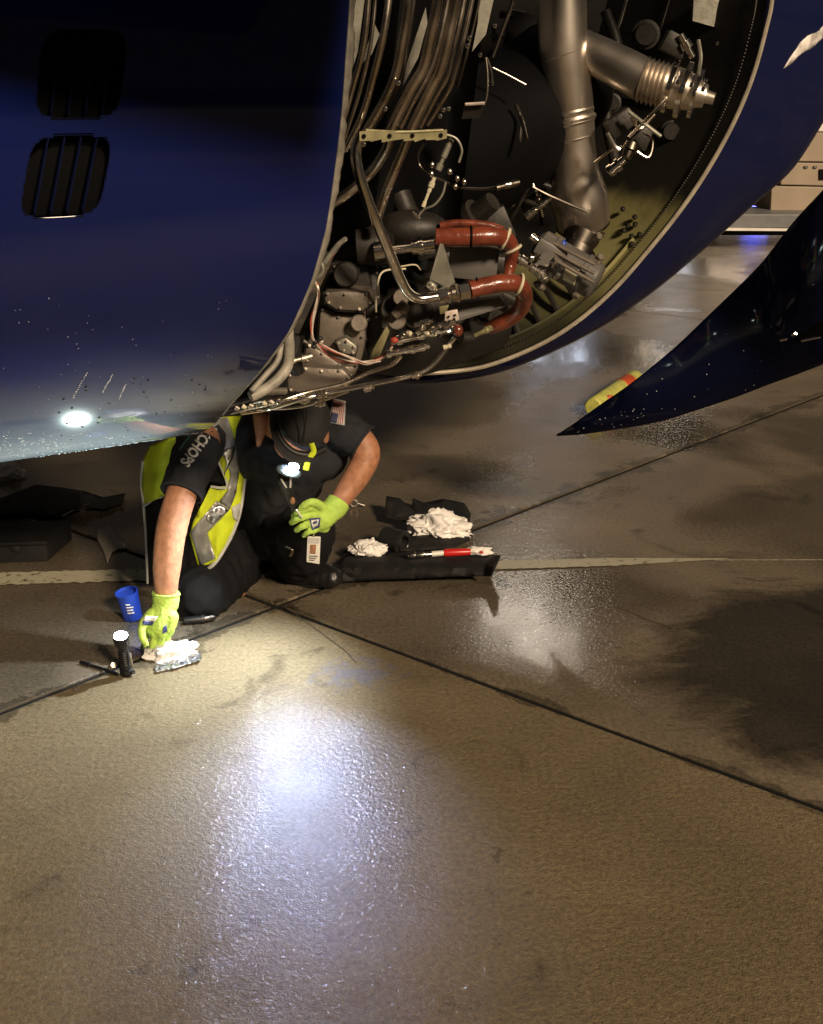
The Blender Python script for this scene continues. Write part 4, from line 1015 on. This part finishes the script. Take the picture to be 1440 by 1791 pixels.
tree = bvh(shirt)
def txt(cx, cy, d, k):
    d = Vector(d).normalized(); u = Vector((d.y, -d.x))
    return lambda x, y: wrap(cx+d.x*x*k*.72+u.x*y*k, cy+d.y*x*k*.72+u.y*y*k, tree, .003, 3.43)
text_mesh('TECHOPS', 1, txt(346, 778, (-.60, .80), 27), 'sleeve_lettering', 'badgewhite', shirt)
Mgr = mat('green_print', (.03, .16, .10), .7); M['green'] = Mgr
mb = MB(); d = Vector((-.60, .80)); u = Vector((d.y, -d.x)); q = []
for t in range(13):
    for s_ in (-.8, .8):
        p = Vector((336, 778))+d*(t*3.2-18)-u*(13)+u*s_; q.append(wrap(p.x, p.y, tree, .003, 3.43))
mb.add(q, [(2*i, 2*i+1, 2*i+3, 2*i+2) for i in range(12)]).build('sleeve_underline', 'green', shirt, solid=.0006)
# flag patch
pat = poly_patch('flag_patch', 'piping', [(583, 697), (605, 702), (603, 744), (575, 739)], tree, .004, 3.58, shirt, 8, .002)
M['patchred'] = mat('patch_red', (.30, .05, .05), .7); M['patchblue'] = mat('patch_blue', (.03, .04, .10), .7); M['patchwhite'] = mat('patch_white', (.55, .50, .48), .7)
poly_patch('patch_field', 'patchwhite', [(585, 699), (603, 704), (601, 742), (577, 737)], tree, .0055, 3.578, pat, 8)
for k in range(7):
    t = (k+.15)/7; t2 = (k+.6)/7
    A1, B1 = Vector((585, 699)), Vector((603, 704)); A2, B2 = Vector((577, 737)), Vector((601, 742))
    poly_patch('patch_stripe', 'patchred', [A1.lerp(B1, t), A1.lerp(B1, t2), A2.lerp(B2, t2), A2.lerp(B2, t)], tree, .0068, 3.577, pat, 5, .0005)
poly_patch('patch_canton', 'patchblue', [(580, 721), (592, 724), (589, 740), (577, 737)], tree, .0080, 3.576, pat, 4, .0005)
mb = MB()
for i in range(4):
    for j in range(3): mb.ell(wrap(581.5+i*2.6-j*.9, 725+j*4.5, tree, .0092, 3.575), (.0007, .0007, .0007), None, 5, 4)
mb.build('patch_star', 'patchwhite', pat)

# cap, head torch
cp = MB().ell(P(530, 733, 3.47), (.083, .10, .088), Matrix.Rotation(R(25), 3, 'X'), 24, 16)
cap = cp.build('cap', 'cap', per)
MB().tube(path([(478, 700, 3.43), (480, 735, 3.40), (490, 768, 3.37), (512, 790, 3.36), (542, 796, 3.37), (566, 786, 3.40)]), .011, 12, flat=1.3).build('cap_band', 'rubber', cap)
def brim(u, v):
    a = catmull(path([(484, 705, 3.41), (486, 745, 3.39), (498, 776, 3.37), (520, 792, 3.365), (548, 792, 3.38)]), 6)[0]
    b_ = catmull(path([(472, 715, 3.40), (474, 752, 3.36), (486, 786, 3.32), (510, 808, 3.31), (545, 806, 3.34)]), 6)[0]
    j = v*(len(a)-1); j0 = min(int(j), len(a)-2); return a[j0].lerp(a[j0+1], j-j0).lerp(b_[j0].lerp(b_[j0+1], j-j0), u)
MB().grid(brim, 5, 30).build('cap_brim', 'cap', cap, solid=.004)
for pts in ([(534, 690, 3.37), (536, 730, 3.365), (530, 775, 3.37)], [(505, 705, 3.39), (520, 735, 3.366), (526, 775, 3.37)]):
    MB().tube(path(pts), .0013, 6).build('cap_seam', 'rubber', cap)
hl = MB().rod(P(520, 800, 3.36), P(515, 812, 3.335), [(0, .012), (.4, .016), (.9, .017), (1, .014)], 18).build('head_torch', 'torch', per)
HL = P(515, 812, 3.33); aim = G(380, 1200)
dv = (aim-HL).normalized()
MB().rod(P(515, 811, 3.345), P(515, 811, 3.345)+Vector((0, -.5, -.75)).normalized()*.014, [(0, .015), (.9, .0145), (1, .012)], 20).build('lamp_lens', 'headlens', hl)
MB().ell(P(505, 824, 3.36), (.038, .03, .016), Matrix.Rotation(R(20), 3, 'Y')).build('lamp_shroud', M.setdefault('shroud', mat('blue_grey_shroud', (.16, .22, .26), .4)), hl)
MB().tube(path([(545, 775, 3.36), (549, 790, 3.36), (541, 800, 3.355)]), .008, 8, flat=.4).build('neck_lanyard', 'vest', per)
MB().tube(path([(538, 808, 3.40), (535, 822, 3.40)]), .009, 8, flat=.4).build('neck_lanyard', 'vest', per)
tl = MB().tube(path([(498, 835, 3.40), (505, 865, 3.42), (514, 888, 3.43), (522, 902, 3.43)]), [.022, .018, .012, .016], 10).build('radio_microphone', 'rubber', per)
for a, b_ in (((492, 838), (501, 852)), ((509, 834), (508, 852)), ((519, 892), (528, 905))):
    MB().tube([P(*a, 3.375), P(*b_, 3.39)], .0028, 8, 2, round_ends=True).build('white_clip', 'badgewhite', tl)
MB().ell(P(512, 876, 3.40), (.008, .005, .012)).build('brass_tag', M.setdefault('brass', mat('brown_tag', (.25, .12, .06), .5)), tl)

# gloves ---------------------------------------------------------------
def glove(parts, name, par, vox=.0035):
    mb = MB()
    for pts, rr in parts: mb.tube(pts, rr, 12, 4, round_ends=True)
    return fuse(mb, name, 'glove', par, vox, 3, .0015, .015)
gz = lambda px, py, z: G(px, py, z)
wr = P(290, 1046, 3.268)
knu = [P(258, 1102, 3.235), P(270, 1108, 3.225), P(284, 1110, 3.22), (P(298, 1104, 3.225))]
tips = [gz(252, 1136, .012), gz(266, 1143, .010), gz(279, 1143, .010), gz(291, 1134, .014)]
parts = [([wr, P(286, 1070, 3.255), P(280, 1092, 3.24)], [.036, .038, .036]), ([P(266, 1082, 3.245), P(268, 1102, 3.235)], [.026, .020]), ([P(300, 1080, 3.24), P(296, 1100, 3.23)], [.022, .018])]
for a, b_, r in zip(knu, tips, (.010, .011, .011, .010)):
    m_ = a.lerp(b_, .5)+Vector((0, .012, .012)); parts.append(([P(281, 1085, 3.24).lerp(a, .5), a, m_, b_], [r*1.25, r*1.15, r, r*.85]))
parts.append(([P(266, 1072, 3.235), P(250, 1092, 3.215), P(248, 1112, 3.20), P(256, 1126, 3.195)], [.015, .0135, .0115, .009]))
gR = glove(parts, 'glove', per)
MB().tube([P(290.5, 1036, 3.27), P(290, 1048, 3.268), P(289, 1062, 3.262)], [.040, .0405, .038], 20, 4).build('glove_cuff', 'glove', gR)
hem(P(290.5, 1039, 3.27), armR[5]-armR[4], .040, 'glove_hem', 'glove', .003)
tree = bvh(gR)
poly_patch('knuckle_print', 'badgewhite', [(252, 1078), (276, 1078), (272, 1086), (250, 1086)], tree, .0015, 3.2, gR, 5)
M['gpr'] = mat('navy_print', (.03, .04, .14), .6)
poly_patch('knuckle_print', 'gpr', [(250, 1086), (270, 1087), (266, 1094), (249, 1093)], tree, .0015, 3.2, gR, 5)
poly_patch('knuckle_print', 'gpr', [(285, 1098), (291, 1092), (293, 1104), (284, 1110)], tree, .0015, 3.2, gR, 4)
for b_ in tips: MB().ell(b_+Vector((0, .004, .004)), (.012, .014, .013)).build('fingertip_coating', 'glovedark', gR)

wl = armL[-1]
knl = [P(552, 888, 3.435), P(546, 900, 3.430), P(546, 914, 3.430), P(552, 926, 3.435)]
midl = [P(528, 892, 3.405), P(524, 906, 3.405), P(530, 920, 3.41), P(540, 930, 3.42)]
tpl = [P(514, 902, 3.43), P(511, 914, 3.43), P(519, 927, 3.43), P(532, 936, 3.435)]
parts = [([wl, P(580, 892, 3.47), P(564, 906, 3.452)], [.033, .036, .038]), ([P(568, 922, 3.46), P(556, 922, 3.445)], [.018, .014])]
for a, b_, c, r in zip(knl, midl, tpl, (.0115, .0115, .011, .010)): parts.append(([P(562, 906, 3.45).lerp(a, .4), a, b_, c], [r*1.2, r*1.1, r, r*.85]))
parts.append(([P(566, 888, 3.44), P(548, 878, 3.41), P(532, 884, 3.40), P(524, 894, 3.405)], [.015, .0125, .011, .009]))
gL = glove(parts, 'glove', per)
MB().tube([P(593, 877, 3.487), P(587, 886, 3.477), P(578, 895, 3.468)], [.037, .038, .036], 20, 4).build('glove_cuff', 'glove', gL)
tree = bvh(gL)
poly_patch('shield_print', 'gpr', [(541, 907), (561, 905), (559, 922), (546, 928)], tree, .0015, 3.4, gL, 6)
poly_patch('shield_print', 'badgewhite', [(544, 910), (558, 908), (556, 919), (547, 924)], tree, .0028, 3.4, gL, 5)
poly_patch('shield_print', 'gpr', [(547, 913), (555, 911), (554, 915), (548, 917)], tree, .0040, 3.4, gL, 3)
for b_ in tpl: MB().ell(b_+Vector((0, .004, 0)), (.010, .010, .010)).build('fingertip_coating', 'glovedark', gL)
# id badge
def bq(x, y, Y=3.455): return P(x, y, Y)
bad = MB().prism([bq(538, 938), bq(561, 939), bq(559, 987), bq(536, 983)], (0, .004, 0)).build('id_badge', 'badgewhite', per, bev=.0015)
MB().prism([bq(539.5, 941, 3.453), bq(559.5, 942, 3.453), bq(558, 951, 3.453), bq(539, 950, 3.453)], (0, .0015, 0)).build('badge_band', 'piping', bad)
MB().prism([bq(543, 953, 3.452), bq(553, 953, 3.452), bq(552, 969, 3.452), bq(542, 968, 3.452)], (0, .0015, 0)).build('badge_photo', 'brass', bad)
MB().ell(bq(548, 958, 3.4525), (.005, .002, .006)).build('badge_portrait', 'skin', bad)
for k in range(3): MB().prism([bq(541, 972+k*3.6, 3.452), bq(556-k*3, 972.6+k*3.6, 3.452), bq(556-k*3, 974+k*3.6, 3.452), bq(541, 973.4+k*3.6, 3.452)], (0, .0015, 0)).build('badge_print', 'greybox', bad)
MB().tube([bq(549, 930, 3.46), bq(549, 939, 3.453)], .003, 6, 2).build('badge_clip', 'steel', bad)
MB().tube(path([(500, 955, 3.585), (512, 962, 3.58), (508, 972, 3.60)]), .005, 6).build('belt_clip', 'steel', per)

# ------------------------------------------------------------------ LAMPS that are lit in the photo
def spot(name, loc, to, power, ang, blend, color, rad, par):
    l = bpy.data.lights.new(name, 'SPOT'); o = bpy.data.objects.new(name, l); col.objects.link(o)
    l.energy = power; l.spot_size = R(ang); l.spot_blend = blend; l.color = color; l.shadow_soft_size = rad
    o.location = loc; o.rotation_euler = (Vector(loc)-Vector(to)).to_track_quat('Z', 'Y').to_euler(); return o
spot('head_torch_beam', P(515, 813, 3.315), G(320, 1200), 62, 108, 1.0, (.78, .88, .97), .014, None)
spot('head_torch_spill', P(513, 813, 3.315), G(525, 1400), 44, 52, .9, (.45, .58, 1), .012, None)

# torch standing on its tail
tb = G(222, 1180); tt_ = P(211, 1112, 3.075)
tch = thing('standing_torch', tb, 'black pocket torch standing on its tail, lit, beside the gloved hand', 'torch')
ax = tt_-tb
MB().rod(tb, tt_, [(0, .0165), (.05, .018), (.16, .018), (.17, .0145), (.72, .0145), (.76, .0175), (.80, .021), (.98, .0225), (1, .021)], 24).build('torch_body', 'torch', tch)
for k in range(6): MB().rod(tb+ax*(.30+.06*k), tb+ax*(.33+.06*k), [(0, .0150), (.2, .0158), (.8, .0158), (1, .0150)], 20).build('grip_ring', 'torch', tch)
MB().rod(tt_-ax*.02, tt_+ax*.004, [(0, .017), (.9, .0195), (1, .0190)], 22).build('lens', 'lens', tch)
MB().tube([tb+ax*.6+Vector((.02, -.004, 0)), tb+ax*.25+Vector((.021, -.006, 0))], .003, 6, 2).build('pocket_clip', 'steel', tch)
MB().rod(tb+ax*.1+Vector((.017, -.006, 0)), tb+ax*.1+Vector((.024, -.010, 0)), [(0, .007), (1, .006)], 12).build('tail_switch', 'rubber', tch)
spot('torch_beam', tt_+ax*.10, tt_+ax*3+Vector((-.05, -.02, 0)), 120, 64, .85, (.80, 1, .92), .010, None)

# ------------------------------------------------------------------ SMALL THINGS ON THE GROUND
def crumple(name, c, size, m, label, cat, seed, group=None, rot=0, ridg=.35):
    me = bpy.data.meshes.new(name); bm = bmesh.new(); bmesh.ops.create_icosphere(bm, subdivisions=6, radius=1)
    rz = Matrix.Rotation(rot, 3, 'Z')
    for v in bm.verts:
        q = v.co*1.0+Vector((seed*7.1, seed*3.3, 0))
        ang = math.atan2(v.co.y, v.co.x)
        lump = noise.noise(q*1.6)*.42
        w1 = q+Vector((noise.noise(q*2.5), noise.noise(q*2.5+Vector((9, 0, 0))), noise.noise(q*2.5+Vector((0, 9, 0)))))*.55
        f1 = 1-min(1, abs(noise.noise(Vector((w1.x*2.6, w1.y*1.0, w1.z*1.2))))*3)
        f2 = 1-min(1, abs(noise.noise(Vector((w1.x*4, w1.y*7, w1.z*4))))*2.6)
        d = .85+lump+ridg*(f1*.45+f2*.07)
        p = v.co*d; z = max(p.z, -.25)+.25
        p = Vector((p.x*size[0]*1.05, p.y*size[1]*1.05, z*size[2])); v.co = rz @ p
    for f_ in bm.faces: f_.smooth = True
    bm.to_mesh(me); bm.free(); me.materials.append(M[m])
    o = bpy.data.objects.new(name, me); col.objects.link(o); o.location = c; LOC[o.name] = 1
    return tag(o, label, cat, group)
crumple('wipe_rag', G(303, 1147), (.075, .045, .035), 'white', 'crumpled white rag under the fingers of the lime glove', 'rag', 1, 'white rags', R(15))
crumple('wipe_rag', G(645, 968, .035), (.062, .05, .04), 'white', 'small crumpled white rag left of the black roll on the pouch', 'rag', 2, 'white rags', 0)
crumple('wipe_rag', G(765, 932, .02), (.115, .065, .065), 'white', 'large folded white rag lying above the red handled tool', 'rag', 3, 'white rags', R(-8), .5)
crumple('wipe_rag', G(10, 834), (.085, .07, .05), 'white', 'white rag on the dark ground below the cowl at far left', 'rag', 4, 'white rags', 0)
# foil strip
tag(MB().grid(lambda u, v: G(272+80*u, 1170-22*u+(v-.5)*16*(1-.5*abs(u-.5)), .006+.012*abs(noise.noise(Vector((u*9, v*3, 2))))), 30, 8).build('foil_wrapper', 'foil', solid=.001), 'crinkled silver foil wrapper lying in front of the white rag by the glove', 'wrapper')
# blue tape cup
bc = G(233, 1082); cup = thing('blue_cup', bc, 'small round blue plastic tub with white printing beside the glove', 'tub')
tilt = Vector((-.012, -.01, .098))
MB().rod(bc+Vector((0, 0, .002)), bc+tilt, [(0, .026), (.03, .030), (.95, .0345), (.96, .037), (1, .037), (1, .031), (.93, .030), (.92, .0)], 30).build('tub_body', 'blue', cup)
for k, w_ in enumerate((.9, .8, .95, .6)):
    mb = MB(); V = []
    for i in range(9):
        a = R(-90-5+i*5.2*w_); rr = .0325+.0012
        for z in (.032+k*.010, .037+k*.010): V.append(bc+tilt*(z/.098)+Vector((math.cos(a)*rr, math.sin(a)*rr, 0)))
    mb.add(V, [(2*i, 2*i+1, 2*i+3, 2*i+2) for i in range(8)]).build('label_print', 'badgewhite', cup, solid=.0004)
# pen-like tool and nut
pt = thing('marker_pen', G(170, 1170), 'thin black marker pen lying left of the standing torch', 'pen')
MB().rod(G(141, 1158, .006), G(186, 1172, .006), [(0, .005), (.1, .006), (.4, .006), (.41, .0045), (1, .0042)], 12).build('pen_barrel', 'torch', pt)
MB().rod(G(186, 1172, .006), G(206, 1180, .006), [(0, .006), (.8, .006), (1, .004)], 12).build('pen_cap', 'torch', pt)
tag(MB().rod(G(199, 1163, .004), G(199, 1163, .010), [(0, .009), (1, .009)], 6).build('hex_nut', 'steel', smooth=False), 'small steel nut on the joint beside the torch', 'nut')
tag(MB().rod(G(131, 1206, .003), G(138, 1204, .008), [(0, .007), (1, .006)], 8).build('pebble', 'cast'), 'dark pebble on the slab joint left of the torch shadow', 'pebble')
ft = thing('small_flashlight', G(350, 1080), 'short black flashlight lying behind the glove in the shade', 'flashlight')
MB().rod(G(322, 1086, .014), G(358, 1082, .014), [(0, .012), (.1, .013), (.8, .013), (.81, .016), (1, .016)], 18).build('torch_body', 'torch', ft)
MB().rod(G(358, 1082, .014), G(377, 1079, .014), [(0, .010), (.8, .010), (1, .007)], 18).build('torch_cap', 'darksteel', ft)
# black sheet, case, plastic bag at left
def sheet(name, m, poly_, z0, amp, label, cat, solid=.003, step=9, fold=None, seed=0):
    def q(px, py):
        nz = noise.noise(Vector((px/45, py/18, seed)))*.5+.5; nz2 = (1-abs(noise.noise(Vector((px/24, py/10, seed+3)))*2))
        return G(px, py, z0+amp*(nz*.6+nz2*.4)+(fold(px, py) if fold else 0))
    mb = drape(poly_, lambda x, y: 4, step); mb.v = []
    # rebuild with heights
    import types
    r = drape_px(poly_, step); mb = MB().add([q(*p) for p in r[0]], r[1])
    return tag(mb.build(name, m, solid=solid), label, cat)
def drape_px(poly_, step):
    mb = drape(poly_, lambda x, y: 4.0, step); out_ = []
    for v in mb.v:
        d = v-Vector((0, 0, CAMZ)); dep = d.y*CP-d.z*SP; up = d.y*SP+d.z*CP
        out_.append((720+F*d.x/dep, 895.5-F*up/dep))
    return out_, mb.f
sheet('rubber_sheet', 'pouch', [(-80, 890), (0, 872), (62, 848), (110, 853), (150, 860), (180, 870), (219, 863), (215, 880), (185, 891), (150, 886), (122, 894), (104, 904), (50, 900), (-80, 905)], .004, .02, 'thin black rubber sheet lying flat on the wet ground at left', 'sheet', fold=lambda x, y: .03*max(0, 1-abs(x-140)/40), seed=2)
tag(MB().tube([G(108, 903, .02), G(128, 893, .035), G(156, 881, .05)], .004, 8, 2, flat=.5).build('metal_ruler', 'steel'), 'bright metal edge strip lying across the rubber sheet', 'strip')
cs = thing('tool_case', G(20, 985), 'flat black tool case on the ground at the left edge of the picture', 'case')
a, b_ = G(-130, 990), G(84, 982)
MB().prism([a, b_, b_+Vector((.03, .22, 0)), a+Vector((0, .22, 0))], (0, 0, .062)).build('case_body', 'pouch', cs, bev=.006)
MB().prism([a+Vector((-.003, -.003, .064)), b_+Vector((.005, -.003, .064)), b_+Vector((.034, .224, .064)), a+Vector((0, .224, .064))], (0, 0, .014)).build('case_lid', 'pouch', cs, bev=.004)
MB().box(a.lerp(b_, .75)+Vector((0, -.006, .055)), (.03, .006, .022)).build('case_latch', 'rubber', cs, bev=.002)
M['plastic'] = mat('clear_wet_plastic', (.34, .30, .25), .25, bump=.8, bscale=40)
sheet('plastic_bag', 'plastic', [(168, 927), (176, 921), (190, 919), (198, 930), (205, 943), (220, 950), (219, 960), (204, 962), (196, 966), (188, 985), (180, 962), (170, 944)], .003, .006, 'crumpled pale plastic bag on the ground left of the mechanic', 'bag', .001, 5, seed=5)
# black tool roll and what lies on it
tp = thing('tool_roll', G(730, 1000), 'unrolled black canvas tool roll on the ground right of the boot', 'tool roll')
def roll(poly_, z0, amp, fold, name, step=8, seed=1):
    r = drape_px(poly_, step)
    def q(px, py):
        return G(px, py, z0+amp*((1-abs(noise.noise(Vector((px/30, py/12, seed)))*2))*.6+.4*noise.noise(Vector((px/14, py/9, seed))))+fold(px, py))
    return MB().add([q(*p) for p in r[0]], r[1]).build(name, 'pouch', tp, solid=.004)
roll([(592, 985), (610, 968), (680, 962), (740, 958), (800, 962), (848, 970), (876, 972), (866, 994), (860, 1008), (800, 1008), (720, 1012), (640, 1016), (597, 1018)], .01, .010, lambda x, y: .045*math.sin(math.pi*min(1, max(0, (1016-y)/52)))+(.05*max(0, (x-852)/24)), 'front_flap')
roll([(600, 966), (640, 945), (700, 940), (760, 935), (816, 930), (822, 945), (790, 958), (740, 962), (680, 966)], .008, .014, lambda x, y: .01, 'tool_bed', seed=4)
roll([(672, 905), (676, 868), (700, 872), (722, 892), (735, 905), (705, 912)], .03, .01, lambda x, y: .05*max(0, (905-y)/40), 'raised_flap', seed=6)
roll([(720, 900), (722, 872), (742, 880), (775, 873), (812, 880), (824, 900), (818, 930), (770, 925), (735, 915)], .01, .012, lambda x, y: .02, 'back_flap', seed=8)
mb = MB(); a, b_ = G(672, 940, .05), G(706, 951, .045)
cyl_ = thing('black_roll', G(690, 955), 'stubby black tube with an open end standing on the tool roll', 'tube')
MB().rod(a, b_, [(0, .040), (.05, .045), (.85, .045), (.86, .047), (.99, .047), (1, .040), (1, .028), (.7, .026), (.69, 0)], 28).build('tube_body', 'rubber', cyl_)
o_ = MB().tube([b_+Vector((math.cos(t)*0, 0, 0))+((b_-a).normalized().cross(UZ)*math.cos(t)+UZ*math.sin(t))*.030 for t in [i*math.pi/10 for i in range(21)]], .004, 8, 1).build('tube_rim', 'torch', cyl_)
# red handled ratchet
rt = thing('red_handled_tool', G(780, 962), 'steel wrench with a red grip lying on the black tool roll', 'wrench')
zz = .062
MB().rod(G(712, 972, zz), G(757, 969, zz), [(0, .008), (.15, .014), (.3, .014), (.35, .009), (.5, .012), (.62, .012), (.66, .007), (1, .007)], 14).build('wrench_head', 'chrome', rt)
MB().rod(G(755, 969, zz), G(778, 967, zz), [(0, .010), (1, .010)], 14).build('wrench_shank', 'badgewhite', rt)
MB().rod(G(776, 967, zz), G(823, 965, zz), [(0, .012), (.1, .0145), (.9, .013), (1, .011)], 16).build('grip', 'red', rt)
crumple('paper_scrap', G(838, 968, .045), (.048, .022, .022), 'white', 'torn white paper scrap at the end of the red grip', 'paper', 9)
MB().ell(G(842, 966, .075), (.008, .006, .005)).build('grip_end', 'red', rt)
for nm, lab, cat, pos, r, m in (('small_clamp', 'small dull metal clamp on the ground behind the forearm', 'clamp', (619, 880), .014, 'cast'),):
    t_ = thing(nm, G(*pos), lab, cat); c = G(*pos, .02)
    MB().tube([c+Vector((math.cos(a)*r, 0, math.sin(a)*r)) for a in [i*math.pi/6 for i in range(13)]], .005, 8, 1).build('clamp_ring', m, t_)
    MB().rod(c+Vector((r, 0, 0)), c+Vector((r+.03, 0, -.01)), [(0, .004), (1, .004)], 8).build('clamp_screw', 'steel', t_)

# yellow chock tube behind the door
M['yel'] = mat('faded_yellow_paint', (.42, .42, .10), .5, var=.25, vscale=30, bump=.2)
M['rust'] = mat('red_mark', (.40, .06, .02), .5, var=.3)
a, b_ = G(1037, 712, .05), G(1112, 660, .05)
ch = thing('yellow_marker_tube', (a+b_)/2*1.0-Vector((0, 0, .05)), 'faded yellow tube with red marks on the wet ground behind the cowl door tip', 'marker tube')
MB().rod(a, b_, [(0, .040), (.01, .046), (.30, .046), (.97, .046), (1, .04)], 24).build('tube_body', 'yel', ch)
d = b_-a
for t0, t1 in ((.62, .82),): MB().rod(a+d*t0, a+d*t1, [(0, .0465), (.5, .0475), (1, .0465)], 24).build('red_band', 'rust', ch)
MB().ell(a+d*.22+Vector((.02, -.036, .018)), (.045, .015, .018)).build('red_mark', 'rust', ch)

# ------------------------------------------------------------------ BACKGROUND
cart = thing('cargo_loader', G(1400, 405), 'beige panelled cargo loader beyond the engine at the right edge', 'loader')
def quad(pts, Y, dep, name, m, par, bev=0): return MB().prism([P(x, y, Y) for x, y in pts], (0, dep, 0)).build(name, m, par, smooth=False, bev=bev)
YB = 14.0
quad([(1350, 325), (1640, 331), (1640, 373), (1348, 370)], YB, .8, 'side_panel', 'beige', cart, .01)
quad([(1368, 284), (1640, 288), (1640, 329), (1366, 323)], YB, .8, 'side_panel', 'beige', cart, .01)
quad([(1420, 232), (1640, 236), (1640, 286), (1392, 282)], YB+.02, .8, 'side_panel', 'beige', cart, .01)
quad([(1434, 296), (1450, 296), (1450, 314), (1434, 314)], YB-.02, .03, 'panel_recess', 'black', cart)
for x in (1384, 1408, 1424): quad([(x, 290), (x+6, 290), (x+6, 294), (x, 294)], YB-.02, .03, 'panel_hinge', 'greybox', cart)
quad([(1240, 374), (1640, 376), (1640, 400), (1240, 398)], YB-.5, .9, 'deck', 'greydeck', cart, .01)
quad([(1200, 402), (1640, 404), (1640, 412), (1190, 411)], YB-.4, .9, 'deck_shadow', 'black', cart)  # black strip standing for the shadow under the deck
quad([(1230, 398), (1390, 400), (1388, 404), (1225, 403)], YB-.55, .05, 'deck_edge', 'whitepan', cart)
for x in (1500, 1600): MB().rod(G(x, 412, .16), G(x, 412, .16)+Vector((0, .25, 0)), [(0, .12), (.05, .16), (.95, .16), (1, .12)], 20).build('wheel', 'rubber', cart)
van = thing('service_van', G(1380, 372), 'white service van with blue marker lamps behind the beige loader', 'van')
M['bluelamp'] = mat('blue_lamp', (.1, .1, .8), .3, emis=(.12, .14, 1), es=3)
YV = 19.0
for k, (y0, y1) in enumerate(((150, 232), (236, 276), (280, 322), (326, 340), (343, 356), (359, 374))):
    quad([(1262, y0), (1640, y0+1), (1640, y1), (1262, y1)], YV, 1.2, 'body_panel', 'whitepan', van, .01)
for (x, y) in ((1326, 332), (1332, 360)): MB().rod(P(x, y, YV-.02), P(x, y, YV-.12), [(0, .10), (.8, .1), (1, .07)], 16).build('marker_lamp', 'bluelamp', van)
for x in (1600,): MB().rod(P(x, 368, YV-.1)-Vector((0, 0, 0)), P(x, 368, YV+.2), [(0, .3), (.05, .33), (1, .33)], 20).build('wheel', 'rubber', van)
for p, e, c, L_ in (((1326, 340, YV-1.3), 25, (.15, .18, 1), 0), ):
    l = bpy.data.lights.new('blue_marker_light', 'POINT'); o = bpy.data.objects.new('blue_marker_light', l); col.objects.link(o)
    l.energy = 4; l.color = c; l.shadow_soft_size = .2; o.location = P(*p)
# apron masts whose lamps mirror in the wet ground
M['mastlamp'] = mat('floodlight_glass', (1, 1, 1), .3, emis=(.7, .8, 1), es=9)
M['mastwhite'] = mat('floodlight_glass_bright', (1, 1, 1), .3, emis=(1, .88, .72), es=22)
M['mastwarm'] = mat('floodlight_glass_warm', (1, 1, 1), .3, emis=(1, .78, .5), es=6)
for k, (px, py, Y, m, lab) in enumerate(((975, 640, 34, 'mastlamp', 'tall apron light mast with cold white lamps, beyond the engine'), (1190, 505, 40, 'mastlamp', 'second apron light mast with cold white lamps, further right'), (1165, 578, 38, 'mastwarm', 'apron light mast with warm lamps, between the two white ones'), (955, 1135, 30, 'mastwhite', 'tallest light mast with warm white lamps high above the engine'), (898, 1072, 31, 'mastwhite', 'tall light mast with warm white lamps left of the tallest one'))):
    g0 = G(px, py); dd = (g0-Vector((0, 0, CAMZ))).normalized(); dd.z *= -1; top = g0+dd*((Y-g0.y)/dd.y)
    ms = thing('light_mast', (top.x, top.y+.3, 0), lab, 'light mast')
    MB().rod((top.x, top.y+.3, 0), (top.x, top.y+.3, top.z+.5), [(0, .18), (.02, .14), (1, .07)], 12).build('mast_pole', 'greydeck', ms)
    MB().box((top.x, top.y+.25, top.z), (1.9, .12, .12)).build('crossarm', 'greydeck', ms)
    for q in (-.6, 0, .6):
        f_ = MB().box((top.x+q, top.y+.1, top.z), (.42, .14, .42)).build('lamp_housing', 'greydeck', ms, bev=.02)
        MB().box((top.x+q, top.y+.02, top.z), (.34, .02, .34)).build('lamp_glass', m, f_)
